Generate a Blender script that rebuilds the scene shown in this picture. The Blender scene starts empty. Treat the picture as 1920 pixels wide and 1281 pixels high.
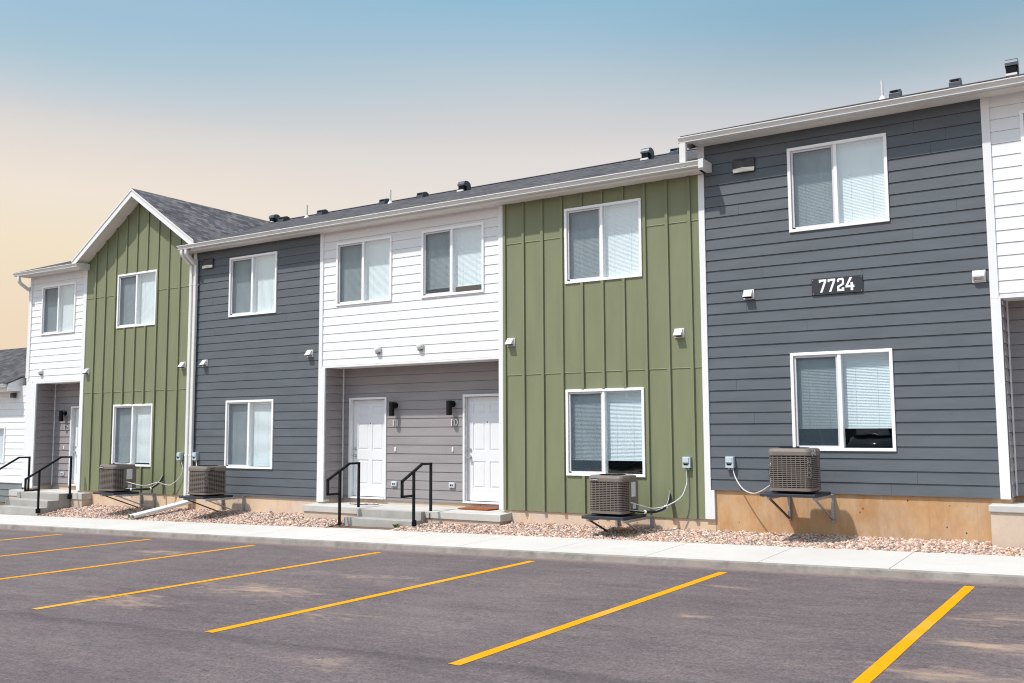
import bpy, math, random
import numpy as np
from mathutils import Vector, Matrix
random.seed(7)
rng = np.random.default_rng(11)
scene = bpy.context.scene
R = math.radians

# ------------------------------------------------------------------ camera
ZC = 2.0
cam_data = bpy.data.cameras.new('camera')
cam = bpy.data.objects.new('camera', cam_data)
scene.collection.objects.link(cam)
cam_data.sensor_width = 36.0
cam_data.lens = 33.725
cam_data.clip_end = 2000
cam_data.clip_start = 0.05
pi_, ro_, ya_ = R(5.40855), R(-0.24246), R(32.75768)
fw = Vector((-math.sin(ya_) * math.cos(pi_), math.cos(ya_) * math.cos(pi_), math.sin(pi_)))
rt = Vector((math.cos(ya_), math.sin(ya_), 0))
up = rt.cross(fw)
r2 = rt * math.cos(ro_) + up * math.sin(ro_)
u2 = -rt * math.sin(ro_) + up * math.cos(ro_)
m3 = Matrix((r2, u2, -fw)).transposed()
cam.matrix_world = Matrix.Translation((0, -14.5, ZC)) @ m3.to_4x4()
scene.camera = cam
scene.render.resolution_x = 1024
scene.render.resolution_y = 683

# ------------------------------------------------------------------ world
SUNV = Vector((-0.535, -1.0, 1.85)).normalized()
elev = math.asin(SUNV.z)
world = bpy.data.worlds.new('World')
scene.world = world
world.use_nodes = True
nt = world.node_tree
nt.nodes.clear()
N = nt.nodes.new
out = N('ShaderNodeOutputWorld')
bg = N('ShaderNodeBackground')
bg.inputs['Strength'].default_value = 1.0
sky = N('ShaderNodeTexSky')
sky.sky_type = 'NISHITA'
sky.sun_disc = False
sky.sun_elevation = elev
sky.sun_rotation = math.atan2(SUNV.x, SUNV.y)
sky.air_density = 1.2
sky.dust_density = 2.5
tc = N('ShaderNodeTexCoord')
sep = N('ShaderNodeSeparateXYZ')
nt.links.new(tc.outputs['Generated'], sep.inputs[0])
def ramp(nodes, links, src, stops, interp='LINEAR'):
    r = nodes.new('ShaderNodeValToRGB')
    cr = r.color_ramp
    cr.interpolation = interp
    while len(cr.elements) < len(stops):
        cr.elements.new(0.5)
    for e, (p, c) in zip(cr.elements, stops):
        e.position = p
        e.color = (*c, 1) if len(c) == 3 else c
    if src is not None:
        links.new(src, r.inputs[0])
    return r
def srgb(r, g, b):
    f = lambda v: ((v / 255 + 0.055) / 1.055) ** 2.4 if v > 10 else v / 255 / 12.92
    return (f(r), f(g), f(b))
# hazy summer sky: warm near the horizon, blue-grey overhead
warm = ramp(nt.nodes, nt.links, sep.outputs['Z'], [(0, srgb(238, 206, 176)), (0.1054, srgb(236, 213, 185)), (0.1831, srgb(238, 221, 193)), (0.2259, srgb(236, 223, 206)), (0.2493, srgb(232, 219, 206)), (0.2905, srgb(214, 210, 205)), (0.304, srgb(201, 205, 207)), (0.3261, srgb(184, 199, 207)), (0.3499, srgb(166, 193, 206)), (0.3815, srgb(155, 187, 208)), (0.6, srgb(150, 180, 203)), (1, srgb(172, 188, 202))])
mid_ = ramp(nt.nodes, nt.links, sep.outputs['Z'], [(0, srgb(236, 212, 194)), (0.2, srgb(233, 222, 212)), (0.2778, srgb(223, 216, 211)), (0.3033, srgb(210, 207, 205)), (0.3284, srgb(198, 203, 206)), (0.3625, srgb(179, 196, 205)), (0.3815, srgb(165, 191, 207)), (0.4001, srgb(155, 188, 207)), (0.4228, srgb(142, 184, 206)), (0.6, srgb(150, 180, 203)), (1, srgb(172, 188, 202))])
cool = ramp(nt.nodes, nt.links, sep.outputs['Z'], [(0, srgb(234, 214, 198)), (0.2, srgb(230, 221, 214)), (0.28, srgb(212, 209, 208)), (0.3196, srgb(187, 195, 203)), (0.3358, srgb(170, 188, 196)), (0.3541, srgb(158, 180, 192)), (0.372, srgb(145, 175, 193)), (0.3982, srgb(132, 172, 194)), (0.6, srgb(150, 180, 203)), (1, srgb(172, 188, 202))])
# azimuth: more warmth towards the left end of the row
def blend(lo, hi, A, B):
    mr = N('ShaderNodeMapRange'); mr.interpolation_type = 'SMOOTHSTEP'
    mr.inputs['From Min'].default_value = lo; mr.inputs['From Max'].default_value = hi
    nt.links.new(sep.outputs['X'], mr.inputs['Value'])
    mx = N('ShaderNodeMix'); mx.data_type = 'RGBA'
    nt.links.new(mr.outputs[0], mx.inputs['Factor']); nt.links.new(A, mx.inputs['A']); nt.links.new(B, mx.inputs['B'])
    return mx.outputs['Result']
skycol = blend(-0.50, -0.15, blend(-0.83, -0.50, warm.outputs[0], mid_.outputs[0]), cool.outputs[0])
sc = N('ShaderNodeVectorMath'); sc.operation = 'SCALE'; sc.inputs['Scale'].default_value = 0.012
nt.links.new(sky.outputs[0], sc.inputs[0])
add = N('ShaderNodeVectorMath'); add.operation = 'ADD'
nt.links.new(skycol, add.inputs[0])
nt.links.new(sc.outputs[0], add.inputs[1])
# hazy-sky boost added around the sun, unseen behind the camera, to lift ambient light
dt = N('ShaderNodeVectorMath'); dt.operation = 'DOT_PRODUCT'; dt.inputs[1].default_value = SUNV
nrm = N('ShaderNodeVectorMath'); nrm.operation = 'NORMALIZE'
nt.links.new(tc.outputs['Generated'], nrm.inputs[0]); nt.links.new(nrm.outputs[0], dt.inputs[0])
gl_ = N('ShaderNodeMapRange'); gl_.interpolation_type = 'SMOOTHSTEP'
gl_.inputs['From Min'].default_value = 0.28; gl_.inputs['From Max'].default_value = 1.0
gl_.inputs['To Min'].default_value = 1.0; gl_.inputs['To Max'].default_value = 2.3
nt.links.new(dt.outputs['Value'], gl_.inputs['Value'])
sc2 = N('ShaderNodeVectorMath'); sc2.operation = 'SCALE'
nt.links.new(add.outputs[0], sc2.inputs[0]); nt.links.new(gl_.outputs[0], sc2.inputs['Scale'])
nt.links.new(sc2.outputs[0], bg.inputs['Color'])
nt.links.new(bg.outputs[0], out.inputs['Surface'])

# ------------------------------------------------------------------ sun and exposure
sd = bpy.data.lights.new('sun', 'SUN')
sd.energy = 4.4
sd.angle = R(1.2)
sd.color = (1.0, 0.95, 0.88)
sun = bpy.data.objects.new('sun', sd)
scene.collection.objects.link(sun)
sun.rotation_euler = SUNV.to_track_quat('Z', 'Y').to_euler()
sun.location = (0, -10, 30)
scene.view_settings.view_transform = 'Standard'
scene.view_settings.look = 'None'
scene.view_settings.exposure = 0.0
scene.view_settings.gamma = 1.0
scene.cycles.filter_width = 1.1

# ------------------------------------------------------------------ materials
def newmat(name):
    m = bpy.data.materials.new(name)
    m.use_nodes = True
    t = m.node_tree
    b = t.nodes['Principled BSDF']
    return m, t, b
def objcoord(t, scale=(1, 1, 1)):
    tcn = t.nodes.new('ShaderNodeTexCoord')
    mp = t.nodes.new('ShaderNodeMapping')
    mp.inputs['Scale'].default_value = scale
    geo = t.nodes.new('ShaderNodeNewGeometry')
    t.links.new(geo.outputs['Position'], mp.inputs['Vector'])
    return mp.outputs[0]
def noise(t, vec, scale, detail=4, rough=0.55):
    n = t.nodes.new('ShaderNodeTexNoise')
    n.inputs['Scale'].default_value = scale
    n.inputs['Detail'].default_value = detail
    n.inputs['Roughness'].default_value = rough
    t.links.new(vec, n.inputs['Vector'])
    return n.outputs['Fac']
def varied(name, col, amt=0.12, vscale=(1, 1, 1), nscale=3.0, rough=0.6, bump=0.0, bscale=None, bvs=None,
           spec=0.4, metallic=0.0, fine=None, dist=0.002):
    """base colour with gentle wear variation and a fine bump"""
    m, t, b = newmat(name)
    v = objcoord(t, vscale)
    f = noise(t, v, nscale)
    lo = tuple(c * (1 - amt) for c in col); hi = tuple(min(1, c * (1 + amt)) for c in col)
    r = ramp(t.nodes, t.links, f, [(0.3, lo), (0.7, hi)])
    t.links.new(r.outputs[0], b.inputs['Base Color'])
    b.inputs['Roughness'].default_value = rough
    b.inputs['Specular IOR Level'].default_value = spec
    b.inputs['Metallic'].default_value = metallic
    if bump:
        v2 = objcoord(t, bvs or vscale)
        f2 = noise(t, v2, bscale or nscale * 8, 5, 0.65)
        bp = t.nodes.new('ShaderNodeBump')
        bp.inputs['Strength'].default_value = bump
        bp.inputs['Distance'].default_value = dist
        t.links.new(f2, bp.inputs['Height'])
        t.links.new(bp.outputs[0], b.inputs['Normal'])
    return m

M = {}
def lap(name, col, amt=0.10):
    # painted fibre-cement lap boards: wood-grain embossing runs along the board
    m, t, b = newmat(name)
    v = objcoord(t, (1.0, 1.0, 5.0))
    f = noise(t, v, 1.1, 3)
    g = noise(t, objcoord(t, (2.0, 2.0, 60.0)), 3.0, 5, 0.7)
    mx = t.nodes.new('ShaderNodeMath'); mx.operation = 'MULTIPLY_ADD'
    mx.inputs[1].default_value = 0.45
    t.links.new(g, mx.inputs[0]); 
    m2 = t.nodes.new('ShaderNodeMath'); m2.operation = 'MULTIPLY'; m2.inputs[1].default_value = 0.55
    t.links.new(f, m2.inputs[0]); t.links.new(m2.outputs[0], mx.inputs[2])
    lo = tuple(c * (1 - amt) for c in col); hi = tuple(min(1, c * (1 + amt)) for c in col)
    r = ramp(t.nodes, t.links, mx.outputs[0], [(0.36, lo), (0.64, hi)])
    t.links.new(r.outputs[0], b.inputs['Base Color'])
    b.inputs['Roughness'].default_value = 0.62
    b.inputs['Specular IOR Level'].default_value = 0.35
    bp = t.nodes.new('ShaderNodeBump')
    bp.inputs['Strength'].default_value = 0.35; bp.inputs['Distance'].default_value = 0.0015
    t.links.new(g, bp.inputs['Height']); t.links.new(bp.outputs[0], b.inputs['Normal'])
    return m
M['dark'] = lap('dark_blue_grey_lap', (0.098, 0.110, 0.127), 0.13)
M['white'] = lap('white_lap', (0.74, 0.74, 0.752), 0.02)
M['taupe'] = lap('taupe_lap', (0.27, 0.248, 0.254), 0.10)
M['slate'] = lap('slate_lap', (0.17, 0.19, 0.20), 0.08)
M['green'] = varied('green_panel', (0.194, 0.208, 0.120), 0.07, (3, 3, 0.6), 1.3, 0.62, 0.3, 40, (3, 3, 0.5))
M['trim'] = varied('white_trim', (0.74, 0.74, 0.755), 0.02, (1, 1, 1), 5, 0.5, 0.25, 60, (1, 1, 0.4))
M['metal_white'] = varied('white_painted_metal', (0.68, 0.675, 0.66), 0.03, (1, 1, 1), 4, 0.35, 0)
M['soffit'] = varied('soffit', (0.74, 0.70, 0.65), 0.03, (1, 1, 1), 4, 0.6, 0)
M['vinyl'] = varied('white_vinyl', (0.86, 0.86, 0.87), 0.015, (1, 1, 1), 3, 0.35, 0)
M['sash'] = varied('sash_grey', (0.62, 0.60, 0.63), 0.03, (1, 1, 1), 3, 0.4, 0)
M['door'] = varied('door_white', (0.72, 0.725, 0.75), 0.015, (1, 1, 1), 3, 0.4, 0)
M['blind'] = varied('blind_slat', (0.72, 0.755, 0.775), 0.03, (1, 1, 1), 1, 0.5, 0)
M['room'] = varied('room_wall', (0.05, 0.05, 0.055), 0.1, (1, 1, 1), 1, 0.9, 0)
M['black'] = varied('black_metal', (0.007, 0.007, 0.009), 0.2, (1, 1, 1), 10, 0.55, 0, spec=0.2)
M['void'] = varied('dark_void', (0.012, 0.011, 0.011), 0.1, (1, 1, 1), 10, 0.9, 0, spec=0.1)
M['lampbody'] = varied('bronze_lamp', (0.050, 0.046, 0.052), 0.12, (1, 1, 1), 10, 0.45, 0)
M['lens'] = varied('lamp_lens', (0.86, 0.84, 0.76), 0.04, (1, 1, 1), 20, 0.3, 0)
M['sign'] = varied('sign_charcoal', (0.030, 0.032, 0.042), 0.08, (1, 1, 1), 10, 0.5, 0)
M['signwhite'] = varied('sign_white', (0.85, 0.85, 0.88), 0.02, (1, 1, 1), 10, 0.5, 0)
M['steel'] = varied('brushed_steel', (0.55, 0.55, 0.56), 0.06, (1, 1, 1), 10, 0.35, 0, metallic=0.8)
M['galv'] = varied('galvanised_steel', (0.36, 0.37, 0.39), 0.18, (1, 1, 1), 30, 0.5, 0, metallic=0.35)
M['rust'] = varied('weathered_steel', (0.10, 0.075, 0.055), 0.4, (1, 1, 1), 25, 0.7, 0, metallic=0.2)
M['pad'] = varied('dark_pad', (0.028, 0.033, 0.045), 0.15, (1, 1, 1), 20, 0.55, 0)
M['cabinet'] = varied('condenser_taupe', (0.175, 0.145, 0.128), 0.06, (1, 1, 1), 12, 0.45, 0.1, 120)
M['grille'] = varied('condenser_grille', (0.165, 0.136, 0.120), 0.06, (1, 1, 1), 12, 0.5, 0)
M['coil'] = varied('condenser_coil', (0.016, 0.014, 0.013), 0.3, (1, 1, 40), 12, 0.6, 0)
M['label'] = varied('paper_label', (0.62, 0.64, 0.68), 0.15, (1, 1, 8), 30, 0.6, 0)
M['boxgrey'] = varied('electrical_grey', (0.46, 0.53, 0.58), 0.04, (1, 1, 1), 10, 0.45, 0)
M['conduit'] = varied('grey_conduit', (0.50, 0.52, 0.54), 0.05, (1, 1, 1), 40, 0.45, 0.3, 200)
M['hose'] = varied('black_insulation', (0.014, 0.014, 0.016), 0.2, (1, 1, 1), 40, 0.75, 0)
M['alu'] = varied('bare_aluminium', (0.66, 0.70, 0.74), 0.05, (1, 1, 1), 10, 0.35, 0, metallic=0.3)
M['numberplate'] = varied('satin_number', (0.70, 0.69, 0.67), 0.04, (1, 1, 1), 20, 0.4, 0, metallic=0.1)
M['ventmetal'] = varied('roof_vent_metal', (0.070, 0.080, 0.098), 0.12, (1, 1, 1), 10, 0.4, 0, metallic=0.4)
M['pvc'] = varied('pvc_pipe', (0.60, 0.60, 0.60), 0.04, (1, 1, 1), 10, 0.5, 0)
M['yellowlabel'] = varied('olive_label', (0.40, 0.42, 0.10), 0.05, (1, 1, 1), 10, 0.5, 0)
M['greencut'] = varied('green_film', (0.05, 0.14, 0.03), 0.2, (1, 1, 1), 30, 0.6, 0)
M['mat_rust'] = varied('coir_mat', (0.30, 0.078, 0.024), 0.3, (1, 1, 1), 60, 0.95, 0.8, 200, dist=0.01)
M['leaf'] = varied('weed_leaf', (0.10, 0.17, 0.035), 0.3, (1, 1, 1), 30, 0.6, 0)

def matte_round():
    m, t, b = newmat('patterned_mat')
    v = t.nodes.new('ShaderNodeTexVoronoi'); v.inputs['Scale'].default_value = 14
    t.links.new(objcoord(t), v.inputs['Vector'])
    r = ramp(t.nodes, t.links, v.outputs['Color'], [(0.0, (0.07, 0.07, 0.18)), (0.3, (0.55, 0.52, 0.50)),
             (0.5, (0.12, 0.12, 0.26)), (0.68, (0.60, 0.36, 0.10)), (0.85, (0.6, 0.58, 0.6))], 'CONSTANT')
    t.links.new(r.outputs[0], b.inputs['Base Color'])
    b.inputs['Roughness'].default_value = 0.95
    return m
M['mat_round'] = matte_round()

def asphalt():
    m, t, b = newmat('asphalt')
    P = objcoord(t)
    base = noise(t, P, 0.45, 5, 0.6)
    fine = noise(t, P, 42, 6, 0.85)
    mid = noise(t, objcoord(t, (0.35, 1.3, 1)), 2.6, 9, 0.78)
    r1 = ramp(t.nodes, t.links, base, [(0.3, (0.114, 0.090, 0.093)), (0.7, (0.148, 0.119, 0.121))])
    r2 = ramp(t.nodes, t.links, mid, [(0.30, (0.72, 0.72, 0.73)), (0.5, (1.0, 1.0, 1.0)), (0.70, (1.22, 1.19, 1.16))])
    mul = t.nodes.new('ShaderNodeMix'); mul.data_type = 'RGBA'; mul.blend_type = 'MULTIPLY'; mul.inputs['Factor'].default_value = 1
    t.links.new(r1.outputs[0], mul.inputs['A']); t.links.new(r2.outputs[0], mul.inputs['B'])
    r3 = ramp(t.nodes, t.links, fine, [(0.34, (0.38, 0.38, 0.40)), (0.5, (0.98, 0.98, 0.98)), (0.62, (1.35, 1.33, 1.3)), (0.72, (2.3, 2.2, 2.1))])
    mul2 = t.nodes.new('ShaderNodeMix'); mul2.data_type = 'RGBA'; mul2.blend_type = 'MULTIPLY'; mul2.inputs['Factor'].default_value = 0.9
    t.links.new(mul.outputs['Result'], mul2.inputs['A']); t.links.new(r3.outputs[0], mul2.inputs['B'])
    sp1 = noise(t, P, 17, 8, 0.92)
    r5 = ramp(t.nodes, t.links, sp1, [(0.36, (0.72, 0.72, 0.73)), (0.5, (1, 1, 1)), (0.62, (1.28, 1.26, 1.24))])
    mul3 = t.nodes.new('ShaderNodeMix'); mul3.data_type = 'RGBA'; mul3.blend_type = 'MULTIPLY'; mul3.inputs['Factor'].default_value = 1
    t.links.new(mul2.outputs['Result'], mul3.inputs['A']); t.links.new(r5.outputs[0], mul3.inputs['B'])
    cur = mul3.outputs['Result']
    # paving seam between the stalls and the drive aisle
    sx = t.nodes.new('ShaderNodeSeparateXYZ'); t.links.new(P, sx.inputs[0])
    ln_ = t.nodes.new('ShaderNodeMath'); ln_.operation = 'MULTIPLY_ADD'; ln_.inputs[1].default_value = -0.06; ln_.inputs[2].default_value = 8.15
    t.links.new(sx.outputs['X'], ln_.inputs[0])
    sy_ = t.nodes.new('ShaderNodeMath'); sy_.operation = 'ADD'; t.links.new(sx.outputs['Y'], sy_.inputs[0]); t.links.new(ln_.outputs[0], sy_.inputs[1])
    wob = t.nodes.new('ShaderNodeMath'); wob.operation = 'MULTIPLY_ADD'; wob.inputs[1].default_value = 0.5; t.links.new(noise(t, P, 0.8, 6, 0.7), wob.inputs[0]); t.links.new(sy_.outputs[0], wob.inputs[2])
    sr = ramp(t.nodes, t.links, None, [(0.0, (1, 1, 1)), (0.36, (1, 1, 1)), (0.5, (0.70, 0.70, 0.71)), (0.54, (1, 1, 1)), (1.0, (1.0, 1.0, 1.0))])
    mr_ = t.nodes.new('ShaderNodeMapRange'); mr_.inputs['From Min'].default_value = -0.9; mr_.inputs['From Max'].default_value = 1.4
    t.links.new(wob.outputs[0], mr_.inputs['Value']); t.links.new(mr_.outputs[0], sr.inputs[0])
    mul4 = t.nodes.new('ShaderNodeMix'); mul4.data_type = 'RGBA'; mul4.blend_type = 'MULTIPLY'; mul4.inputs['Factor'].default_value = 1
    t.links.new(cur, mul4.inputs['A']); t.links.new(sr.outputs[0], mul4.inputs['B']); cur = mul4.outputs['Result']
    # small dark drips and scattered pale grit
    vs = t.nodes.new('ShaderNodeTexVoronoi'); vs.inputs['Scale'].default_value = 2.2; t.links.new(objcoord(t, (0.6, 1.4, 1)), vs.inputs['Vector'])
    vk = ramp(t.nodes, t.links, vs.outputs['Distance'], [(0.03, (0.5, 0.5, 0.52)), (0.07, (1, 1, 1))])
    m3_ = t.nodes.new('ShaderNodeMix'); m3_.data_type = 'RGBA'; m3_.blend_type = 'MULTIPLY'; m3_.inputs['Factor'].default_value = 0.7
    t.links.new(cur, m3_.inputs['A']); t.links.new(vk.outputs[0], m3_.inputs['B']); cur = m3_.outputs['Result']
    # dried tan mud left by tyres: streaky blotches at a few places
    dust = noise(t, objcoord(t, (1.3, 3.2, 1)), 2.0, 7, 0.75)
    sepn = t.nodes.new('ShaderNodeSeparateXYZ'); t.links.new(objcoord(t), sepn.inputs[0])
    def blob(cx, cy, rx, ry, gain):
        mp = t.nodes.new('ShaderNodeMapping'); mp.vector_type = 'POINT'
        geo = t.nodes.new('ShaderNodeNewGeometry')
        mp.inputs['Location'].default_value = (-cx / rx, -cy / ry, 0)
        mp.inputs['Scale'].default_value = (1 / rx, 1 / ry, 0)
        t.links.new(geo.outputs['Position'], mp.inputs['Vector'])
        ln = t.nodes.new('ShaderNodeVectorMath'); ln.operation = 'LENGTH'
        t.links.new(mp.outputs[0], ln.inputs[0])
        k = t.nodes.new('ShaderNodeMapRange'); k.inputs['From Min'].default_value = 1.0; k.inputs['From Max'].default_value = 0.0
        k.inputs['To Min'].default_value = 0; k.inputs['To Max'].default_value = gain
        t.links.new(ln.outputs['Value'], k.inputs['Value'])
        return k.outputs[0]
    tot = None
    for a in [(-8.6, -6.55, 1.5, 0.7, 0.33), (-9.4, -7.75, 1.3, 0.6, 0.30), (-1.0, -6.1, 0.75, 0.35, 0.40), (-1.1, -7.2, 0.9, 0.35, 0.36),
              (-1.0, -4.9, 0.9, 0.7, 0.26), (-5.3, -8.9, 0.7, 0.4, 0.2), (-8.0, -5.2, 2.0, 0.5, 0.18), (-13.2, -4.4, 1.2, 0.6, 0.28),
              (-3.6, -5.9, 0.6, 0.2, 0.22), (-3.9, -4.1, 0.7, 0.2, 0.22), (-10.5, -10.3, 1.0, 0.5, 0.2), (-6.4, -4.7, 1.2, 0.5, 0.15), (-7.0, -7.4, 2.2, 0.5, 0.14)]:
        o = blob(*a)
        if tot is None: tot = o
        else:
            ad = t.nodes.new('ShaderNodeMath'); ad.operation = 'MAXIMUM'
            t.links.new(tot, ad.inputs[0]); t.links.new(o, ad.inputs[1]); tot = ad.outputs[0]
    sm = t.nodes.new('ShaderNodeMath'); sm.operation = 'ADD'
    t.links.new(tot, sm.inputs[0]); t.links.new(dust, sm.inputs[1])
    mask = t.nodes.new('ShaderNodeMapRange'); mask.inputs['From Min'].default_value = 0.62; mask.inputs['From Max'].default_value = 0.92
    mask.inputs['To Max'].default_value = 0.75
    t.links.new(sm.outputs[0], mask.inputs['Value'])
    md = t.nodes.new('ShaderNodeMix'); md.data_type = 'RGBA'
    md.inputs['B'].default_value = (0.42, 0.29, 0.21, 1)
    t.links.new(mask.outputs[0], md.inputs['Factor']); t.links.new(cur, md.inputs['A'])
    # pinkish sediment band washed along the kerb
    ban = t.nodes.new('ShaderNodeMapRange'); ban.inputs['From Min'].default_value = -3.05; ban.inputs['From Max'].default_value = -2.7
    ban.inputs['To Max'].default_value = 0.50
    t.links.new(sepn.outputs['Y'], ban.inputs['Value'])
    sm2 = t.nodes.new('ShaderNodeMath'); sm2.operation = 'ADD'
    t.links.new(ban.outputs[0], sm2.inputs[0]); t.links.new(noise(t, P, 14.0, 8, 0.85), sm2.inputs[1])
    mk2 = t.nodes.new('ShaderNodeMapRange'); mk2.inputs['From Min'].default_value = 0.62; mk2.inputs['From Max'].default_value = 0.98
    mk2.inputs['To Max'].default_value = 0.75
    t.links.new(sm2.outputs[0], mk2.inputs['Value'])
    me = t.nodes.new('ShaderNodeMix'); me.data_type = 'RGBA'; me.inputs['B'].default_value = (0.27, 0.19, 0.17, 1)
    t.links.new(mk2.outputs[0], me.inputs['Factor']); t.links.new(md.outputs['Result'], me.inputs['A'])
    t.links.new(me.outputs['Result'], b.inputs['Base Color'])
    b.inputs['Roughness'].default_value = 0.88
    b.inputs['Specular IOR Level'].default_value = 0.25
    bp = t.nodes.new('ShaderNodeBump'); bp.inputs['Strength'].default_value = 0.55; bp.inputs['Distance'].default_value = 0.006
    t.links.new(fine, bp.inputs['Height']); t.links.new(bp.outputs[0], b.inputs['Normal'])
    return m
M['asphalt'] = asphalt()

def paint():
    m, t, b = newmat('yellow_paint')
    f = noise(t, objcoord(t), 60, 4, 0.7)
    r = ramp(t.nodes, t.links, f, [(0.28, (0.16, 0.12, 0.08)), (0.38, (0.62, 0.262, 0.001)), (0.7, (0.72, 0.318, 0.001))])
    w = noise(t, objcoord(t), 1.1, 4, 0.6)
    md = t.nodes.new('ShaderNodeMix'); md.data_type = 'RGBA'; md.inputs['B'].default_value = (0.60, 0.33, 0.09, 1)
    k = t.nodes.new('ShaderNodeMapRange'); k.inputs['From Min'].default_value = 0.52; k.inputs['From Max'].default_value = 0.75; k.inputs['To Max'].default_value = 0.8
    t.links.new(w, k.inputs['Value']); t.links.new(k.outputs[0], md.inputs['Factor'])
    t.links.new(r.outputs[0], md.inputs['A']); t.links.new(md.outputs['Result'], b.inputs['Base Color'])
    b.inputs['Roughness'].default_value = 0.8; b.inputs['Specular IOR Level'].default_value = 0.1
    return m
M['paint'] = paint()

def concrete(name, lo, hi, stain=None, scale=1.3, bump=0.3, speck=True):
    m, t, b = newmat(name)
    f = noise(t, objcoord(t), scale, 6, 0.65)
    r = ramp(t.nodes, t.links, f, [(0.3, lo), (0.7, hi)])
    cur = r.outputs[0]
    fine = noise(t, objcoord(t), 55, 4, 0.75)
    if speck:
        r3 = ramp(t.nodes, t.links, fine, [(0.27, (0.72, 0.70, 0.68)), (0.42, (1, 1, 1)), (1.0, (1.0, 1.0, 1.0))])
        mul = t.nodes.new('ShaderNodeMix'); mul.data_type = 'RGBA'; mul.blend_type = 'MULTIPLY'; mul.inputs['Factor'].default_value = 0.8
        t.links.new(cur, mul.inputs['A']); t.links.new(r3.outputs[0], mul.inputs['B']); cur = mul.outputs['Result']
    if stain:
        s = noise(t, objcoord(t, (1, 1, 1)), 2.1, 6, 0.7)
        k = t.nodes.new('ShaderNodeMapRange'); k.inputs['From Min'].default_value = 0.53; k.inputs['From Max'].default_value = 0.75; k.inputs['To Max'].default_value = 0.55
        t.links.new(s, k.inputs['Value'])
        md = t.nodes.new('ShaderNodeMix'); md.data_type = 'RGBA'; md.inputs['B'].default_value = (*stain, 1)
        t.links.new(k.outputs[0], md.inputs['Factor']); t.links.new(cur, md.inputs['A']); cur = md.outputs['Result']
    t.links.new(cur, b.inputs['Base Color'])
    b.inputs['Roughness'].default_value = 0.85
    b.inputs['Specular IOR Level'].default_value = 0.25
    bp = t.nodes.new('ShaderNodeBump'); bp.inputs['Strength'].default_value = bump; bp.inputs['Distance'].default_value = 0.004
    t.links.new(fine, bp.inputs['Height']); t.links.new(bp.outputs[0], b.inputs['Normal'])
    return m
M['walk'] = concrete('sidewalk_concrete', (0.50, 0.475, 0.45), (0.555, 0.53, 0.505), (0.50, 0.41, 0.33), 0.8)
M['curb'] = concrete('curb_concrete', (0.17, 0.15, 0.135), (0.33, 0.30, 0.275), (0.22, 0.14, 0.105), 4.2)
M['step'] = concrete('step_concrete', (0.31, 0.30, 0.285), (0.40, 0.385, 0.36), (0.36, 0.31, 0.25), 2.6)
M['slab'] = concrete('slab_concrete', (0.44, 0.425, 0.40), (0.53, 0.51, 0.485), (0.50, 0.46, 0.40), 1.8)

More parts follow.
